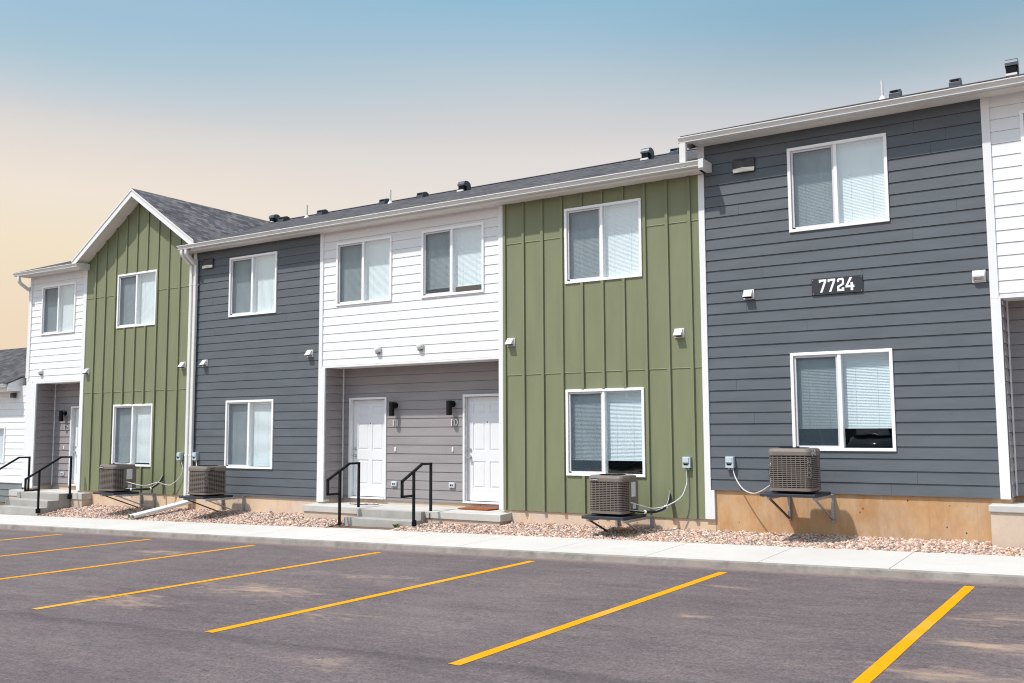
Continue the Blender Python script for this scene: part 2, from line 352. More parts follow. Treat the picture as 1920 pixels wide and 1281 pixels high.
def foundation(name, base, hi, dust, dusttop):
    # cast concrete wall with red-soil splash rising from the ground, pin holes and form-board seams
    m, t, b = newmat(name)
    f = noise(t, objcoord(t, (1.2, 1, 0.8)), 1.2, 6, 0.65)
    r = ramp(t.nodes, t.links, f, [(0.32, base), (0.68, hi)])
    sepn = t.nodes.new('ShaderNodeSeparateXYZ'); t.links.new(objcoord(t), sepn.inputs[0])
    big = noise(t, objcoord(t, (1, 1, 1.6)), 0.9, 7, 0.7)
    kb = t.nodes.new('ShaderNodeMapRange'); kb.inputs['From Min'].default_value = 0.46; kb.inputs['From Max'].default_value = 0.60; kb.inputs['To Max'].default_value = 0.7
    t.links.new(big, kb.inputs['Value'])
    mb_ = t.nodes.new('ShaderNodeMix'); mb_.data_type = 'RGBA'; mb_.inputs['B'].default_value = (base[0] * 0.92, base[1] * 1.18, base[2] * 1.75, 1)
    t.links.new(kb.outputs[0], mb_.inputs['Factor']); t.links.new(r.outputs[0], mb_.inputs['A']); r = mb_
    # pale streaks
    st = noise(t, objcoord(t, (2.2, 1, 0.8)), 1.8, 8, 0.78)
    k = t.nodes.new('ShaderNodeMapRange'); k.inputs['From Min'].default_value = 0.42; k.inputs['From Max'].default_value = 0.72; k.inputs['To Max'].default_value = 0.75
    t.links.new(st, k.inputs['Value'])
    md = t.nodes.new('ShaderNodeMix'); md.data_type = 'RGBA'; md.inputs['B'].default_value = (*dust, 1)
    t.links.new(k.outputs[0], md.inputs['Factor']); t.links.new(r.outputs['Result'], md.inputs['A'])
    # bug holes
    v = t.nodes.new('ShaderNodeTexVoronoi'); v.inputs['Scale'].default_value = 9.0
    t.links.new(objcoord(t, (1, 1, 0.8)), v.inputs['Vector'])
    hk = ramp(t.nodes, t.links, v.outputs['Distance'], [(0.075, (1, 1, 1)), (0.12, (0, 0, 0))])
    gate = noise(t, objcoord(t), 2.7, 3, 0.6)
    gk = t.nodes.new('ShaderNodeMapRange'); gk.inputs['From Min'].default_value = 0.50; gk.inputs['From Max'].default_value = 0.54
    t.links.new(gate, gk.inputs['Value'])
    mh = t.nodes.new('ShaderNodeMath'); mh.operation = 'MULTIPLY'; t.links.new(hk.outputs[0], mh.inputs[0]); t.links.new(gk.outputs[0], mh.inputs[1])
    md2 = t.nodes.new('ShaderNodeMix'); md2.data_type = 'RGBA'; md2.inputs['B'].default_value = (0.09, 0.05, 0.03, 1)
    t.links.new(mh.outputs[0], md2.inputs['Factor']); t.links.new(md.outputs['Result'], md2.inputs['A'])
    # vertical form seams every 0.61 m
    w = t.nodes.new('ShaderNodeMath'); w.operation = 'PINGPONG'; w.inputs[1].default_value = 0.305
    t.links.new(sepn.outputs['X'], w.inputs[0])
    sk = ramp(t.nodes, t.links, w.outputs[0], [(0.0, (0.55, 0.5, 0.45)), (0.012, (1, 1, 1))])
    mu = t.nodes.new('ShaderNodeMix'); mu.data_type = 'RGBA'; mu.blend_type = 'MULTIPLY'; mu.inputs['Factor'].default_value = 0.20
    t.links.new(md2.outputs['Result'], mu.inputs['A']); t.links.new(sk.outputs[0], mu.inputs['B'])
    t.links.new(mu.outputs['Result'], b.inputs['Base Color'])
    b.inputs['Roughness'].default_value = 0.85; b.inputs['Specular IOR Level'].default_value = 0.2
    bp = t.nodes.new('ShaderNodeBump'); bp.inputs['Strength'].default_value = 0.3; bp.inputs['Distance'].default_value = 0.004
    t.links.new(noise(t, objcoord(t, (3, 1, 2)), 9, 5, 0.75), bp.inputs['Height']); t.links.new(bp.outputs[0], b.inputs['Normal'])
    return m
M['found_o'] = foundation('orange_stained_foundation', (0.43, 0.225, 0.098), (0.54, 0.325, 0.165), (0.56, 0.42, 0.29), 0)
M['found_p'] = foundation('pink_stained_foundation', (0.58, 0.385, 0.245), (0.68, 0.50, 0.35), (0.68, 0.57, 0.43), 0)
M['porchbase'] = concrete('porch_foundation', (0.50, 0.40, 0.32), (0.62, 0.51, 0.41), (0.55, 0.36, 0.24), 2.0)

def shingles(name, axis, g=1.0):
    m, t, b = newmat(name)
    geo = t.nodes.new('ShaderNodeNewGeometry')
    sp = t.nodes.new('ShaderNodeSeparateXYZ'); t.links.new(geo.outputs['Position'], sp.inputs[0])
    cb = t.nodes.new('ShaderNodeCombineXYZ')
    t.links.new(sp.outputs[axis], cb.inputs['X'])
    k = t.nodes.new('ShaderNodeMath'); k.operation = 'MULTIPLY'; k.inputs[1].default_value = 3.0 if axis == 'X' else 1.8
    t.links.new(sp.outputs['Z'], k.inputs[0]); t.links.new(k.outputs[0], cb.inputs['Y'])
    br = t.nodes.new('ShaderNodeTexBrick')
    br.inputs['Scale'].default_value = 1.0
    br.inputs['Brick Width'].default_value = 0.19; br.inputs['Row Height'].default_value = 0.14
    br.inputs['Mortar Size'].default_value = 0.006; br.inputs['Mortar Smooth'].default_value = 0.2
    br.inputs['Color1'].default_value = (0.060*g, 0.056*g, 0.064*g, 1); br.inputs['Color2'].default_value = (0.180*g, 0.168*g, 0.176*g, 1)
    br.inputs['Mortar'].default_value = (0.022, 0.021, 0.025, 1)
    br.offset = 0.37
    t.links.new(cb.outputs[0], br.inputs['Vector'])
    n = noise(t, objcoord(t), 60, 3, 0.8)
    r = ramp(t.nodes, t.links, n, [(0.3, (0.7, 0.7, 0.72)), (0.7, (1.3, 1.28, 1.26))])
    mu = t.nodes.new('ShaderNodeMix'); mu.data_type = 'RGBA'; mu.blend_type = 'MULTIPLY'; mu.inputs['Factor'].default_value = 1
    t.links.new(br.outputs['Color'], mu.inputs['A']); t.links.new(r.outputs[0], mu.inputs['B'])
    t.links.new(mu.outputs['Result'], b.inputs['Base Color'])
    b.inputs['Roughness'].default_value = 0.9; b.inputs['Specular IOR Level'].default_value = 0.25
    bp = t.nodes.new('ShaderNodeBump'); bp.inputs['Strength'].default_value = 0.6; bp.inputs['Distance'].default_value = 0.01
    t.links.new(br.outputs['Fac'], bp.inputs['Height']); bp.invert = True
    t.links.new(bp.outputs[0], b.inputs['Normal'])
    return m
M['shX'] = shingles('shingles_main', 'X', 0.62)
M['shY'] = shingles('shingles_gable', 'Y')

def glass():
    m, t, b = newmat('window_glass')
    t.nodes.remove(b)
    o = t.nodes['Material Output']
    tr = t.nodes.new('ShaderNodeBsdfTransparent'); tr.inputs['Color'].default_value = (0.91, 0.965, 0.985, 1)
    gl = t.nodes.new('ShaderNodeBsdfGlossy'); gl.inputs['Roughness'].default_value = 0.012; gl.inputs['Color'].default_value = (0.92, 0.98, 1.0, 1)
    lw = t.nodes.new('ShaderNodeLayerWeight'); lw.inputs['Blend'].default_value = 0.5
    pw = t.nodes.new('ShaderNodeMath'); pw.operation = 'POWER'; pw.inputs[1].default_value = 5
    t.links.new(lw.outputs['Facing'], pw.inputs[0])
    fr = t.nodes.new('ShaderNodeMath'); fr.operation = 'MULTIPLY_ADD'; fr.inputs[1].default_value = 0.85; fr.inputs[2].default_value = 0.11
    t.links.new(pw.outputs[0], fr.inputs[0])
    # faint waviness of the double glazing
    bp = t.nodes.new('ShaderNodeBump'); bp.inputs['Strength'].default_value = 0.05; bp.inputs['Distance'].default_value = 0.02
    t.links.new(noise(t, objcoord(t), 2.2, 2, 0.4), bp.inputs['Height'])
    t.links.new(bp.outputs[0], gl.inputs['Normal'])
    mx = t.nodes.new('ShaderNodeMixShader')
    t.links.new(fr.outputs[0], mx.inputs['Fac']); t.links.new(tr.outputs[0], mx.inputs[1]); t.links.new(gl.outputs[0], mx.inputs[2])
    t.links.new(mx.outputs[0], o.inputs['Surface'])
    return m
M['glass'] = glass()
def screen():
    m, t, b = newmat('insect_screen')
    t.nodes.remove(b)
    o = t.nodes['Material Output']
    tr = t.nodes.new('ShaderNodeBsdfTransparent')
    df = t.nodes.new('ShaderNodeBsdfDiffuse'); df.inputs['Color'].default_value = (0.075, 0.105, 0.13, 1)
    mx = t.nodes.new('ShaderNodeMixShader')
    nz = noise(t, objcoord(t, (2.2, 1, 0.7)), 2.4, 2, 0.5)
    k = t.nodes.new('ShaderNodeMapRange'); k.inputs['To Min'].default_value = 0.39; k.inputs['To Max'].default_value = 0.47
    t.links.new(nz, k.inputs['Value']); k.inputs['From Min'].default_value = 0.3; k.inputs['From Max'].default_value = 0.7; t.links.new(k.outputs[0], mx.inputs['Fac'])
    t.links.new(tr.outputs[0], mx.inputs[1]); t.links.new(df.outputs[0], mx.inputs[2])
    t.links.new(mx.outputs[0], o.inputs['Surface'])
    return m
M['screen'] = screen()

def pebble():
    m, t, b = newmat('river_gravel')
    geo = t.nodes.new('ShaderNodeNewGeometry')
    r = ramp(t.nodes, t.links, geo.outputs['Random Per Island'], [
        (0.0, (0.43, 0.26, 0.205)), (0.16, (0.56, 0.40, 0.325)), (0.34, (0.64, 0.49, 0.41)), (0.48, (0.50, 0.345, 0.28)),
        (0.60, (0.68, 0.58, 0.48)), (0.70, (0.32, 0.245, 0.215)), (0.79, (0.20, 0.18, 0.175)), (0.86, (0.36, 0.15, 0.09)), (0.92, (0.50, 0.31, 0.16)), (0.97, (0.12, 0.11, 0.115))], 'CONSTANT')
    n = noise(t, objcoord(t), 60, 3, 0.6)
    r3 = ramp(t.nodes, t.links, n, [(0.3, (0.8, 0.8, 0.8)), (0.7, (1.1, 1.1, 1.1))])
    mu = t.nodes.new('ShaderNodeMix'); mu.data_type = 'RGBA'; mu.blend_type = 'MULTIPLY'; mu.inputs['Factor'].default_value = 1
    t.links.new(r.outputs[0], mu.inputs['A']); t.links.new(r3.outputs[0], mu.inputs['B'])
    t.links.new(mu.outputs['Result'], b.inputs['Base Color'])
    b.inputs['Roughness'].default_value = 0.75
    return m
M['pebble'] = pebble()
M['soil'] = concrete('bed_soil', (0.10, 0.062, 0.045), (0.17, 0.11, 0.08), None, 6)
M['dirt'] = concrete('dry_ground', (0.20, 0.16, 0.11), (0.28, 0.24, 0.15), (0.14, 0.15, 0.06), 0.3)

# ------------------------------------------------------------------ mesh helpers
class MB:
    def __init__(s): s.v = []; s.f = []
    def quad(s, *p):
        i = len(s.v); s.v += [tuple(q) for q in p]; s.f.append(tuple(range(i, i + len(p))))
    def box(s, x0, x1, y0, y1, z0, z1):
        i = len(s.v)
        s.v += [(x0, y0, z0), (x1, y0, z0), (x1, y1, z0), (x0, y1, z0), (x0, y0, z1), (x1, y0, z1), (x1, y1, z1), (x0, y1, z1)]
        s.f += [tuple(i + k for k in q) for q in ((0, 3, 2, 1), (4, 5, 6, 7), (0, 1, 5, 4), (1, 2, 6, 5), (2, 3, 7, 6), (3, 0, 4, 7))]
        return s
    def prism(s, poly, axis, a0, a1):
        """extrude a 2-D polygon; axis 'x': poly=(y,z); 'y': poly=(x,z); 'z': poly=(x,y)"""
        def P(a, p):
            return (a, p[0], p[1]) if axis == 'x' else (p[0], a, p[1]) if axis == 'y' else (p[0], p[1], a)
        n = len(poly); i = len(s.v)
        s.v += [P(a0, p) for p in poly] + [P(a1, p) for p in poly]
        s.f.append(tuple(i + k for k in range(n))[::-1]); s.f.append(tuple(i + n + k for k in range(n)))
        for k in range(n):
            l = (k + 1) % n
            s.f.append((i + k, i + l, i + n + l, i + n + k))
        return s
    def tube(s, pts, r, n=8, caps=True):
        pts = [Vector(p) for p in pts]; i0 = len(s.v); up_ = None
        for k, p in enumerate(pts):
            d = (pts[min(k + 1, len(pts) - 1)] - pts[max(k - 1, 0)]).normalized()
            if up_ is None:
                up_ = Vector((0, 0, 1)) if abs(d.z) < 0.9 else Vector((1, 0, 0))
            a = d.cross(up_).normalized(); b_ = a.cross(d).normalized(); up_ = b_
            for j in range(n):
                t_ = 2 * math.pi * (j + 0.5) / n
                s.v.append(tuple(p + (a * math.cos(t_) + b_ * math.sin(t_)) * r))
        for k in range(len(pts) - 1):
            for j in range(n):
                l = (j + 1) % n; a = i0 + k * n; s.f.append((a + j, a + l, a + n + l, a + n + j))
        if caps:
            s.f.append(tuple(i0 + j for j in range(n))[::-1]); s.f.append(tuple(i0 + (len(pts) - 1) * n + j for j in range(n)))
        return s
    def bar(s, p, q, w, h=None):
        """square bar from p to q"""
        h = h or w
        p, q = Vector(p), Vector(q); d = (q - p).normalized()
        a = d.cross(Vector((0, 0, 1)))
        if a.length < 0.05: a = Vector((1, 0, 0))
        a.normalize(); b_ = a.cross(d).normalized(); i = len(s.v)
        for c in (p, q):
            for sx, sy in ((-1, -1), (1, -1), (1, 1), (-1, 1)):
                s.v.append(tuple(c + a * sx * w / 2 + b_ * sy * h / 2))
        s.f += [tuple(i + k for k in t_) for t_ in ((3, 2, 1, 0), (4, 5, 6, 7), (0, 1, 5, 4), (1, 2, 6, 5), (2, 3, 7, 6), (3, 0, 4, 7))]
        return s
def smooth_path(pts, sub=5):
    pts = [Vector(p) for p in pts]; out_ = []
    for k in range(len(pts) - 1):
        p0, p1, p2, p3 = pts[max(k - 1, 0)], pts[k], pts[k + 1], pts[min(k + 2, len(pts) - 1)]
        for j in range(sub):
            t_ = j / sub
            out_.append(0.5 * ((2 * p1) + (-p0 + p2) * t_ + (2 * p0 - 5 * p1 + 4 * p2 - p3) * t_ * t_ + (-p0 + 3 * p1 - 3 * p2 + p3) * t_ ** 3))
    out_.append(pts[-1]); return out_

WL = {}
def obj(name, mb, mat, parent=None, bevel=0, smooth=False, origin=None):
    v = np.array(mb.v, dtype=float)
    if origin is None:
        origin = (0, 0, 0) if (parent is not None and WL.get(parent) == 'local') else tuple((v.min(0) + v.max(0)) / 2)
    me = bpy.data.meshes.new(name)
    me.from_pydata([tuple(p) for p in (v - np.array(origin))], [], mb.f)
    me.materials.append(M[mat] if isinstance(mat, str) else mat)
    if smooth: me.shade_smooth()
    me.update()
    o = bpy.data.objects.new(name, me)
    scene.collection.objects.link(o)
    if parent is not None:
        o.parent = parent
        if WL.get(parent) == 'local':
            o.location = origin; WL[o] = 'local'
        else:
            o.location = Vector(origin) - Vector(WL[parent]); WL[o] = tuple(origin)
    else:
        o.location = origin; WL[o] = tuple(origin)
    if bevel:
        bm = o.modifiers.new('bevel', 'BEVEL'); bm.width = bevel; bm.segments = 2; bm.limit_method = 'ANGLE'
    return o
def tag(o, label=None, cat=None, group=None, kind=None):
    if label: o['label'] = label
    if cat: o['category'] = cat
    if group: o['group'] = group
    if kind: o['kind'] = kind
    return o
def thing(name, label, cat, loc=(0, 0, 0), group=None, local=False):
    o = bpy.data.objects.new(name, None); scene.collection.objects.link(o)
    o.empty_display_size = 0.2
    o.location = loc; WL[o] = 'local' if local else tuple(loc)
    return tag(o, label, cat, group)
used = set()
def dup(root, loc, label, group=None, rz=0, drop=()):
    """first call moves the prototype itself, later calls copy it with its parts"""
    if root not in used:
        used.add(root); r = root
    else:
        def rec(o, par):
            if o.name.split('.')[0] in drop: return None
            c = o.copy(); scene.collection.objects.link(c)
            if par is not None: c.parent = par
            for ch in kids[o]: rec(ch, c)
            return c
        kids = {}
        def coll(o):
            kids[o] = list(o.children)
            for ch in kids[o]: coll(ch)
        coll(root)
        r = rec(root, None)
    r.location = loc; r.rotation_euler = (0, 0, rz)
    r['label'] = label
    if group: r['group'] = group
    return r

def siding(u0, u1, z0, z1, zref, pitch, openings=(), to=None, joints=True, seed=0, proud=0.0205, slot=0.006):
    """lap boards; openings = (u0,u1,z0,z1); to maps (u, d, z) to world, d = distance proud of the wall"""
    rnd = random.Random(seed)
    mb = MB()
    def cells(za, zb):
        zs = sorted({za, zb, *[z for o in openings for z in (o[2], o[3]) if za < z < zb]})
        for a, b in zip(zs[:-1], zs[1:]):
            mid = (a + b) / 2; cuts = [(o[0], o[1]) for o in openings if o[2] < mid < o[3]]
            cuts.sort(); x = u0
            for c in cuts:
                if c[0] > x: yield x, c[0], a, b
                x = max(x, c[1])
            if x < u1: yield x, u1, a, b
    for a, b, c, d in cells(z0, z1):
        mb.quad(to(a, -0.016, c), to(b, -0.016, c), to(b, -0.016, d), to(a, -0.016, d))
    k0 = math.floor((z0 - zref) / pitch); k1 = math.ceil((z1 - zref) / pitch)
    for k in range(k0, k1 + 1):
        zb = zref + k * pitch; zt = zb + pitch
        a_, b_ = max(zb, z0), min(zt - slot, z1)  # added slot under the next board darkens the lap line; real boards have none
        if b_ - a_ < 0.01: continue
        dp = lambda z: proud - (proud - 0.004) * (z - zb) / pitch
        js = []
        if joints and (u1 - u0) > 2 and rnd.random() < 0.5: js.append(u0 + (u1 - u0) * rnd.uniform(0.08, 0.92))
        for xa, xb, za, zc in cells(a_, b_):
            segs = [(xa, xb)]
            for j in js:
                if xa + 0.05 < j < xb - 0.05: segs = [(xa, j - 0.0012), (j + 0.0012, xb)]
            for p, q in segs:
                e = 0.0006 * rnd.uniform(-1, 1)
                mb.quad(to(p, dp(za) + e, za), to(q, dp(za) + e, za), to(q, dp(zc) + e, zc), to(p, dp(zc) + e, zc))
                mb.quad(to(p, -0.016, za), to(q, -0.016, za), to(q, dp(za) + e, za), to(p, dp(za) + e, za))
                mb.quad(to(p, 0, za), to(p, dp(za) + e, za), to(p, dp(zc) + e, zc), to(p, 0, zc))
                mb.quad(to(q, 0, za), to(q, 0, zc), to(q, dp(zc) + e, zc), to(q, dp(za) + e, za))
    return mb
def facade(y0=0.0): return lambda u, d, z: (u, y0 - d, z)
def sideR(x0): return lambda u, d, z: (x0 + d, u, z)     # faces +X, u runs along Y
def sideL(x0): return lambda u, d, z: (x0 - d, -u, z)    # faces -X

def text_mb(s, size, extrude=0.004):
    c = bpy.data.curves.new('t', 'FONT'); c.body = s; c.size = size; c.extrude = extrude
    c.align_x = 'CENTER'; c.align_y = 'CENTER'; c.resolution_u = 4
    o = bpy.data.objects.new('t', c); scene.collection.objects.link(o)
    bpy.context.view_layer.update()
    dg = bpy.context.evaluated_depsgraph_get()
    me = bpy.data.meshes.new_from_object(o.evaluated_get(dg))
    mb = MB(); mb.v = [tuple(v.co) for v in me.vertices]; mb.f = [tuple(p.vertices) for p in me.polygons]
    bpy.data.objects.remove(o); bpy.data.curves.remove(c); bpy.data.meshes.remove(me)
    return mb
def place_text(mb, pos, face='-y', sx=1.0):
    """text lies in XY; stand it up facing -Y or +X"""
    o = MB(); o.f = mb.f
    for x, y, z in mb.v:
        x *= sx
        if face == '-y': o.v.append((pos[0] + x, pos[1] - z, pos[2] + y))
        elif face == '+x': o.v.append((pos[0] + z, pos[1] + x, pos[2] + y))
        else: # diagonal corner, 45 degrees
            c = math.sqrt(0.5); o.v.append((pos[0] + x * c + z * c, pos[1] + x * c - z * c, pos[2] + y))
    return o

# ------------------------------------------------------------------ ground
LZ = lambda x, y, off=0.0: ZC - 1.645 + 0.0195 * x + 0.0035 * (y + 7.25) + off
def sheet(x0, x1, y0, y1, off, nx=1, ny=1):
    mb = MB()
    for i in range(nx + 1):
        for j in range(ny + 1):
            x = x0 + (x1 - x0) * i / nx; y = y0 + (y1 - y0) * j / ny
            mb.v.append((x, y, LZ(x, y, off)))
    for i in range(nx):
        for j in range(ny):
            a = i * (ny + 1) + j; mb.f.append((a, a + ny + 1, a + ny + 2, a + 1))
    return mb
tag(obj('ground', sheet(-260, 260, -260, 260, -0.06, 4, 4), 'dirt'), 'dry open ground around the housing', 'ground', kind='structure')
CURB = -2.68
tag(obj('parking_lot', sheet(-60, 34, -30, CURB, 0.0, 8, 4), 'asphalt'), 'dusty dark asphalt parking lot', 'parking lot', kind='structure')
# sidewalk poured against the kerb, with tooled joints
mb = MB(); mk = MB()
WB = -1.12
jx = [-7.1 + 1.55 * k for k in range(-18, 16)]
for a, b in zip(jx[:-1], jx[1:]):
    a_ = a + 0.004; b_ = b - 0.004
    i = len(mb.v)
    T = lambda x, y, o_: (x, y, LZ(x, y, o_))
    mb.v += [T(a_, CURB + 0.02, 0.09), T(b_, CURB + 0.02, 0.09), T(b_, WB, 0.115), T(a_, WB, 0.115), T(a_, CURB + 0.02, -0.03), T(b_, CURB + 0.02, -0.03), T(b_, WB, -0.03), T(a_, WB, -0.03)]
    mb.f += [tuple(i + k for k in q) for q in ((0, 1, 2, 3), (1, 0, 4, 5), (1, 5, 6, 2), (0, 3, 7, 4), (3, 2, 6, 7))]
walk = tag(obj('sidewalk', mb, 'walk'), 'pale concrete sidewalk along the parking lot', 'sidewalk', kind='structure')
mb = MB()
n = 60; xs = np.linspace(-34.9, 14, n)
prof = [(-0.035, -0.02), (-0.012, 0.072), (0.006, 0.086), (0.024, 0.088), (0.024, -0.02)]
for x in xs:
    for dy, dz in prof:
        mb.v.append((x, CURB + dy, LZ(x, CURB, dz)))
for k in range(n - 1):
    for j in range(4):
        a = k * 5 + j; mb.f.append((a, a + 1, a + 6, a + 5)[::-1])
tag(obj('kerb', mb, 'curb'), 'low stained concrete kerb face below the sidewalk', 'kerb', kind='structure')
# second pavement piece: walk to the middle porch
mb = MB()
for (x0, x1, y0, y1, o_) in ((-12.85, -11.15, WB + 0.004, -0.70, 0.10),):
    i = len(mb.v); T = lambda x, y, q: (x, y, LZ(x, y, q))
    mb.v += [T(x0, y0, o_), T(x1, y0, o_), T(x1, y1, o_), T(x0, y1, o_), T(x0, y0, -0.05), T(x1, y0, -0.05), T(x1, y1, -0.05), T(x0, y1, -0.05)]
    mb.f += [tuple(i + k for k in q) for q in ((0, 1, 2, 3), (1, 0, 4, 5), (2, 1, 5, 6), (0, 3, 7, 4), (3, 2, 6, 7))]
tag(obj('entry_path', mb, 'walk'), 'short concrete path up to the middle porch steps', 'path', kind='structure')
mb = MB()
i = 0
for (x0, x1, y0, y1, o_) in ((-25.6, -22.4, WB + 0.004, -0.9, 0.10),):
    mb.v += [T(x0, y0, o_), T(x1, y0, o_), T(x1, y1, o_), T(x0, y1, o_), T(x0, y0, -0.05), T(x1, y0, -0.05), T(x1, y1, -0.05), T(x0, y1, -0.05)]
    mb.f += [tuple(i + k for k in q) for q in ((0, 1, 2, 3), (1, 0, 4, 5), (2, 1, 5, 6), (0, 3, 7, 4), (3, 2, 6, 7))]
tag(obj('entry_path', mb, 'walk'), 'short concrete path at the left porch steps', 'path', kind='structure')
# yellow stall lines
for k in range(-1, 9):
    x = -1.55 - 2.743 * k; y = -3.07
    L_ = 5.46; dx, dy = 0.0145, 1.0
    p0 = Vector((x, y)); p1 = Vector((x - dx * -L_ * -1, y - L_)) if False else Vector((x - dx * L_, y - L_))
    w = 0.052
    mb = MB(); seg = 30
    rl = random.Random(k + 50)
    for s_ in range(seg + 1):
        c = p0.lerp(p1, s_ / seg)
        wl_, wr_ = w + rl.uniform(-0.002, 0.002), w + rl.uniform(-0.002, 0.002)
        mb.v += [(c.x - wl_, c.y, LZ(c.x, c.y, 0.004)), (c.x + wr_, c.y, LZ(c.x, c.y, 0.004))]
    for s_ in range(seg):
        a = 2 * s_; mb.f.append((a, a + 2, a + 3, a + 1))
    o = obj('stall_line', mb, 'paint')
    names = {-1: 'yellow stall line off the right edge of the view', 0: 'yellow stall line nearest the camera at the right, widest of all',
             1: 'yellow stall line second from the right, below the tall dark grey wall', 2: 'yellow stall line third from the right, across the muddy bay',
             3: 'yellow stall line fourth from the right, ending before the middle steps', 4: 'yellow stall line fifth from the right, cut by the left frame edge',
             5: 'yellow stall line sixth from the right, thin and far', 6: 'yellow stall line farthest left, short sliver at the left edge'}
    tag(o, names.get(k, 'yellow stall line far beyond the left edge'), 'stall line', 'yellow lines between parking bays', 'structure')
# remove stall lines outside the view
for o in [o for o in scene.objects if o.name.startswith('stall_line') and ('off the right' in o['label'] or 'beyond the left' in o['label'])]:
    bpy.data.objects.remove(o)

# gravel bed with individual stones in one mesh
GZ = lambda x, y: LZ(x, WB, 0.10) + (0.49 + 0.0122 * (x + 1.7) - LZ(x, WB, 0.10)) * min(1, max(0, (y - WB) / 1.12))
mb = MB(); nx, ny = 60, 5
for i in range(nx + 1):
    for j in range(ny + 1):
        x = -25.6 + 29.0 * i / nx; y = WB - 0.0 + (1.16) * j / ny
        mb.v.append((x, y + 0.003, GZ(x, y) - 0.02))
for i in range(nx):
    for j in range(ny):
        a = i * (ny + 1) + j; mb.f.append((a, a + ny + 1, a + ny + 2, a + 1))
tag(obj('gravel_bed', mb, 'soil'), 'soil bed under the gravel strip', 'bed', kind='structure')
tt = (1 + 5 ** 0.5) / 2
ico = np.array([(-1, tt, 0), (1, tt, 0), (-1, -tt, 0), (1, -tt, 0), (0, -1, tt), (0, 1, tt), (0, -1, -tt), (0, 1, -tt), (tt, 0, -1), (tt, 0, 1), (-tt, 0, -1), (-tt, 0, 1)], float)
ico /= np.linalg.norm(ico[0])
icf = np.array([(0, 11, 5), (0, 5, 1), (0, 1, 7), (0, 7, 10), (0, 10, 11), (1, 5, 9), (5, 11, 4), (11, 10, 2), (10, 7, 6), (7, 1, 8), (3, 9, 4), (3, 4, 2), (3, 2, 6), (3, 6, 8), (3, 8, 9), (4, 9, 5), (2, 4, 11), (6, 2, 10), (8, 6, 7), (9, 8, 1)])
blocked = [(-14.2, -9.34, -0.36, 0.6), (-12.72, -11.0, -0.75, 0), (-12.86, -11.22, -1.2, -0.6), (-25.6, -21.7, -0.3, 0.6), (-25.6, -22.15, -1.12, 0), (-25.6, -22.45, -1.3, 0), (-1.66, 4, -0.42, 0.6)]
def pebbles(count, x0, x1, smin, smax, lift):
    xs = rng.uniform(x0, x1, count); ys = rng.uniform(WB - 0.03, 0.03, count)
    keep = np.ones(count, bool)
    for b in blocked:
        keep &= ~((xs > b[0]) & (xs < b[1]) & (ys > b[2]) & (ys < b[3]))
    # ragged rake-back from the middle path's right side
    xs, ys = xs[keep], ys[keep]; n = len(xs)
    s = rng.uniform(smin, smax, n) * rng.choice([1, 1, 1, 1.35], n)
    sc3 = np.stack([s * rng.uniform(0.8, 1.35, n), s * rng.uniform(0.75, 1.1, n), s * rng.uniform(0.5, 0.85, n)], 1)
    a, b, c = [rng.uniform(0, 2 * np.pi, n) for _ in range(3)]
    b *= 0.12
    V = ico[None] * sc3[:, None] * rng.uniform(0.82, 1.12, (n, 12, 1))
    ca, sa = np.cos(a), np.sin(a); cb, sb = np.cos(b), np.sin(b)
    x = V[..., 0]; y = V[..., 1] * cb[:, None] - V[..., 2] * sb[:, None]; z = V[..., 1] * sb[:, None] + V[..., 2] * cb[:, None]
    X = x * ca[:, None] - y * sa[:, None]; Y = x * sa[:, None] + y * ca[:, None]
    gz = np.array([GZ(p, q) for p, q in zip(xs, ys)]) + rng.uniform(-0.012, lift, n)
    return np.stack([X + xs[:, None], Y + ys[:, None], z + gz[:, None]], -1)
Vs = np.concatenate([pebbles(34000, -9.4, 1.0, 0.010, 0.021, 0.016), pebbles(24000, -22.2, -9.4, 0.013, 0.025, 0.018), pebbles(4500, -22.5, 1.0, 0.020, 0.036, 0.016)])
n = len(Vs)
me = bpy.data.meshes.new('gravel')
me.vertices.add(n * 12); me.vertices.foreach_set('co', Vs.reshape(-1))
F = (icf[None] + (np.arange(n) * 12)[:, None, None]).reshape(-1)
me.loops.add(len(F)); me.loops.foreach_set('vertex_index', F.astype(np.int32))
me.polygons.add(n * 20); me.polygons.foreach_set('loop_start', (np.arange(n * 20) * 3).astype(np.int32))
me.polygons.foreach_set('loop_total', np.full(n * 20, 3, np.int32))
me.update(calc_edges=True); me.validate(); me.shade_smooth()
me.materials.append(M['pebble'])
g = bpy.data.objects.new('gravel', me); scene.collection.objects.link(g)
tag(g, 'pink and tan river gravel between sidewalk and foundation', 'gravel', kind='stuff')

# small weed by the middle steps
mb = MB(); rw = random.Random(3)
for k in range(34):
    a = rw.uniform(0, 6.28); l = rw.uniform(0.04, 0.10); w = 0.012; h = rw.uniform(0.03, 0.09)
    c = Vector((rw.uniform(-0.03, 0.03), rw.uniform(-0.03, 0.03), 0)); d = Vector((math.cos(a), math.sin(a), 0)); s_ = Vector((-d.y, d.x, 0)) * w
    mb.quad(c, c + d * l * 0.5 + s_ + Vector((0, 0, h * 0.7)), c + d * l + Vector((0, 0, h)), c + d * l * 0.5 - s_ + Vector((0, 0, h * 0.7)))
mb.v = [(x - 11.32, y - 0.83, z + GZ(-11.3, -0.83)) for x, y, z in mb.v]
tag(obj('weed', mb, 'leaf'), 'small green weed at the foot of the middle porch steps', 'weed')

